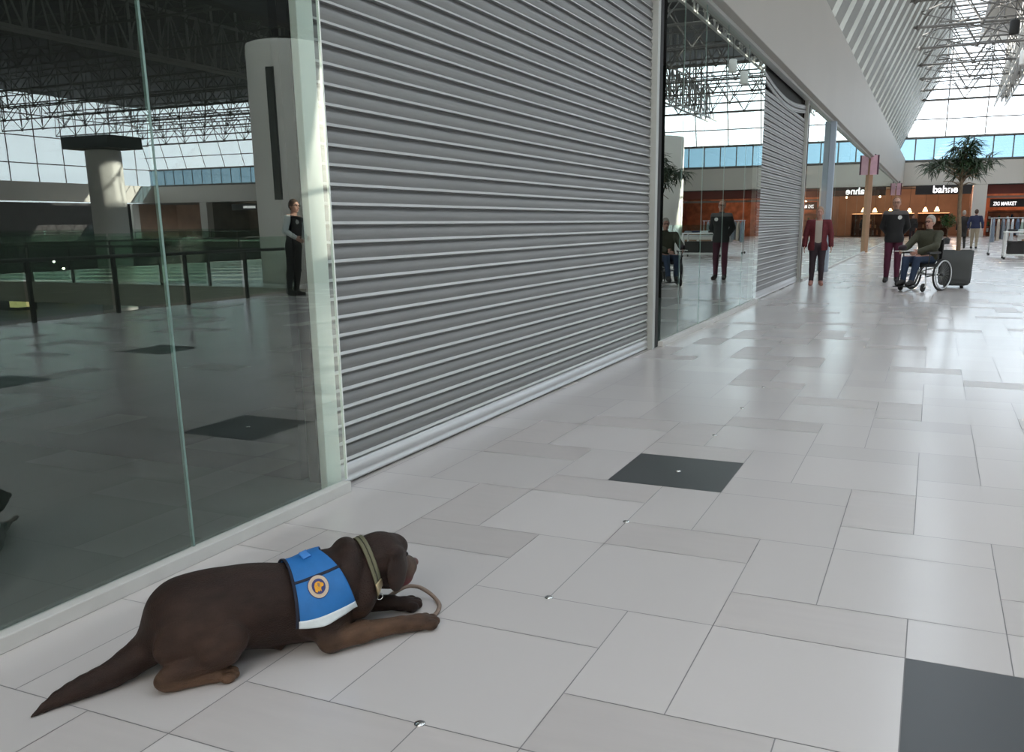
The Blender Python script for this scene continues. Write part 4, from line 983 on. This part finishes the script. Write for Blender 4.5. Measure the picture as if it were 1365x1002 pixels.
for k, (nm, c) in enumerate(COLS):
    M['g_' + nm] = mat('garment_' + nm, c, .85, 0, .1, 12)
    x = 2.75 - .72 + .16 * k; L = .80 - .05 * (k % 3) - (.15 if k in (5, 8) else 0); b = bm_new(); rr = random.Random(k)
    V = []
    for side in (-1, 1):
        for (yy, z) in ((-.07, 1.32), (.07, 1.32), (.24, 1.22), (.23, 1.22 - L * .5), (.22 + rr.uniform(-.03, .03), 1.28 - L), (-.22 + rr.uniform(-.03, .03), 1.28 - L), (-.23, 1.22 - L * .5), (-.24, 1.22)): V.append(b.verts.new((side * (.035 + (.02 if z < 1. else 0)), yy, z)))
    b.faces.new(V[:8][::-1]); b.faces.new(V[8:])
    for i in range(8): b.faces.new((V[i], V[(i + 1) % 8], V[8 + (i + 1) % 8], V[8 + i]))
    g = thing('hanging_garment', f'{GL[k]} garment on the clothes rail ' + ('at its outer end' if k == 0 else 'at its inner end' if k == 9 else f'beside the {GL[k-1]} one'), 'garment', (x, 38, 0), 0, 'garments on the clothes rail')
    o = obj('cloth', b, 'g_' + nm, g, True, bevel=.012); o.rotation_euler = (0, 0, rr.uniform(-.12, .12))
    b = bm_new(); tube(b, [(0, 0, 1.30), (0, 0, 1.345), (.0, .015, 1.385), (0, -.012, 1.388)], .006, 5); obj('hanger', b, 'alu_bright', g, True)
t = thing('display_table', 'white wheeled sales table with a lower shelf in front of the clothes rail', 'table', (2.85, 34.4, 0))
b = bm_new(); box(b, -.66, .7, -.45, .45, .87, .92); obj('table_top', b, 'white', t, bevel=.006)
b = bm_new(); box(b, -.66, .7, -.45, .45, .12, .17); obj('lower_shelf', b, 'white', t, bevel=.006)
for x in (-.62, .66):
    for y in (-.41, .41):
        b = bm_new(); box(b, x - .03, x + .03, y - .03, y + .03, .07, .88); l = obj('leg', b, 'white', t)
        b = bm_new(); lathe(b, [(.03, 0), (.035, .035), (.03, .07)], (x, y, 0), 10); obj('caster', b, 'rubber', l)
for k, (x, m, lab) in enumerate(((-.42, 'black_cl', 'black folded garment at the outer end of the white sales table'), (-.10, 'shirt', 'pale folded garment on the white sales table'), (.22, 'navy_cl', 'navy folded garment on the white sales table'), (.50, 'greyg', 'grey folded garment on the white sales table'))):
    if m == 'greyg': m = 'g_slate'
    b = bm_new(); box(b, 2.85 + x - .14, 2.85 + x + .14, 34.12, 34.5, .92, .985); o = obj('folded_garment', b, m, bevel=.02); tag(o, lab, 'garment', 'folded garments on the sales table')
for k, (x0, x1, m, lab) in enumerate(((-.52, .02, 'charcoal_coat', 'dark box at the outer end of the lower table shelf'), (.06, .60, 'shoe_dark', 'black box at the inner end of the lower table shelf'))):
    t = thing('storage_box', lab, 'box', (2.85 + (x0 + x1) / 2, 34.4, .17)); w = (x1 - x0) / 2
    b = bm_new(); box(b, -w, w, -.35, .35, 0, .36); obj('box_body', b, m, t, bevel=.01)
    b = bm_new(); box(b, -w - .01, w + .01, -.36, .36, .36, .42); obj('box_lid', b, m, t, bevel=.01)
# freezer style counter that shows only in the window reflection
t = thing('sales_counter', 'white sales counter with glass canopy mirrored in the second shop window', 'counter', (4.3, 36.5, 0))
b = bm_new(); box(b, -1.5, 1.5, -.5, .5, 0, .74); obj('counter_body', b, 'white', t, bevel=.02)
b = bm_new(); box(b, -1.55, 1.55, -.55, .55, .74, .80); obj('counter_top', b, 'alu_bright', t)
b = bm_new(); quad(b, (-1.5, -.5, .8), (-1.5, .1, 1.2), (1.5, .1, 1.2), (1.5, -.5, .8)); quad(b, (-1.5, .1, 1.2), (-1.5, .5, 1.2), (1.5, .5, 1.2), (1.5, .1, 1.2)); obj('glass_canopy', b, 'bal_glass', t)
for x in (-1.2, -.6):
    b = bm_new(); box(b, x - .24, x + .24, -.56, -.5, .12, .62); obj('front_panel', b, 'card', t)
# pendants high in the roof
for x, y, z, m, lab in ((3.1, 40, 7.5, 'white', 'upper white tube lamp hanging high under the roof trusses'), (2.6, 40, 7.0, 'white', 'lower white tube lamp hanging high under the roof trusses'), (2.15, 40, 8.1, 'black', 'black spotlight hanging high under the roof trusses')):
    t = thing('ceiling_lamp', lab, 'lamp', (x, y, z)); b = bm_new(); lathe(b, [(.16, 0), (.17, .02), (.17, .48), (.14, .52)], (0, 0, 0), 16); obj('lamp_body', b, m, t, True)
    b = bm_new(); tube(b, [(0, 0, .5), (0, 0, 9.7 - z)], .012, 5); obj('cord', b, 'black', t)
# escalator and kiosks down in the atrium (seen only in the dark window)
t = thing('escalator', 'escalator in the atrium mirrored in the dark window', 'escalator', (42, 24, 0), math.radians(35))
for yy in (-.7, .7):
    b = bm_new(); A = [(-6, yy - .08, -4.7), (6, yy - .08, .0), (6, yy - .08, .95), (5, yy - .08, .95), (-6, yy - .08, -3.6)]; v0 = [b.verts.new(q) for q in A]; v1 = [b.verts.new((q[0], q[1] + .16, q[2])) for q in A]
    b.faces.new(v0); b.faces.new(v1[::-1])
    for i in range(5): b.faces.new((v0[i], v0[(i + 1) % 5], v1[(i + 1) % 5], v1[i]))
    obj('balustrade', b, 'steel_dark', t)
    b = bm_new(); tube(b, [(-6, yy, -3.6), (5, yy, .97), (6.2, yy, .97)], .05, 8); obj('handrail', b, 'alu_bright', t, True)
b = bm_new()
for k in range(30):
    s = k / 30; box(b, -6 + 12 * s, -6 + 12 * s + .4, -.62, .62, -4.7 + 4.7 * s - .3, -4.7 + 4.7 * s + .15)
obj('steps', b, 'steel_dark', t)
for k, (x, y, m) in enumerate(((58, 46, 'yellow_glow'), (54, 52, 'cool_glow'), (48, 54, 'yellow_glow'), (60, 40, 'cool_glow'), (60, 52, 'yellow_glow'), (62, 30, 'cool_glow'))):
    t = thing('market_kiosk', ('kiosk with a yellow lit counter' if m == 'yellow_glow' else 'kiosk with a white lit counter') + ' on the lower floor, mirrored in the dark window', 'kiosk', (x, y, -4.7), 0, 'yellow lit kiosks on the lower floor' if m == 'yellow_glow' else 'white lit kiosks on the lower floor')
    b = bm_new(); box(b, -1.1, 1.1, -.8, .8, 0, 1.0); obj('counter_body', b, 'steel_dark', t, bevel=.03)
    b = bm_new(); box(b, -1.12, -.3, -.86, .5, .25, .8); obj('light_panel', b, m, t)
    b = bm_new(); box(b, -1.2, 1.2, -.9, .9, 2.3, 2.42); 
    for sx in (-1.05, 1.05): box(b, sx - .05, sx + .05, -.05, .05, 1.0, 2.3)
    obj('canopy', b, 'steel_dark', t)
for x, y in ((45, 40), (56, 48), (60, 34)): lamp_light((x, y, -1.2), 260, (1, .85, .6))
# ================================================================== LIGHT AND CAMERA
sc = bpy.context.scene
w = bpy.data.worlds.new('sky'); sc.world = w; w.use_nodes = True
bg = w.node_tree.nodes['Background']; bg.inputs['Color'].default_value = (.86, .93, 1., 1); bg.inputs['Strength'].default_value = 5.0
sun = bpy.data.lights.new('sun', 'SUN'); sun.energy = 32; sun.angle = math.radians(.6); sun.color = (1, .93, .82)
so = bpy.data.objects.new('sun', sun); C.objects.link(so)
so.rotation_euler = Vector((.90, -.43, -.466)).to_track_quat('-Z', 'Y').to_euler()
cam = bpy.data.cameras.new('camera'); co = bpy.data.objects.new('camera', cam); C.objects.link(co)
F, YAW, PIT, ROL, PCX, PCY = 1177.57346, -.411225693, .227812841, .00926684066, 721.871909, 570.511991
cam.sensor_fit = 'HORIZONTAL'; cam.sensor_width = 36; cam.lens = 36 * F / 1365; cam.clip_start = .05; cam.clip_end = 400
cam.shift_x = -(PCX - 682.5) / 1365; cam.shift_y = (PCY - 501) / 1365
f0 = Vector((math.sin(YAW) * math.cos(PIT), math.cos(YAW) * math.cos(PIT), -math.sin(PIT))); r0 = Vector((math.cos(YAW), -math.sin(YAW), 0)); d0 = f0.cross(r0)
r = r0 * math.cos(ROL) + d0 * math.sin(ROL); d = -r0 * math.sin(ROL) + d0 * math.cos(ROL)
co.matrix_world = Matrix(((r.x, -d.x, -f0.x, 0), (r.y, -d.y, -f0.y, 0), (r.z, -d.z, -f0.z, 1.323316), (0, 0, 0, 1)))
sc.camera = co
sc.view_settings.view_transform = 'Standard'; sc.view_settings.look = 'None'; sc.view_settings.gamma = 1; sc.view_settings.use_curve_mapping = False
sc.view_settings.exposure = -.15
sc.cycles.use_denoising = True
sc.cycles.max_bounces = 10; sc.cycles.diffuse_bounces = 5; sc.cycles.glossy_bounces = 5; sc.cycles.transparent_max_bounces = 16; sc.cycles.sample_clamp_indirect = 8
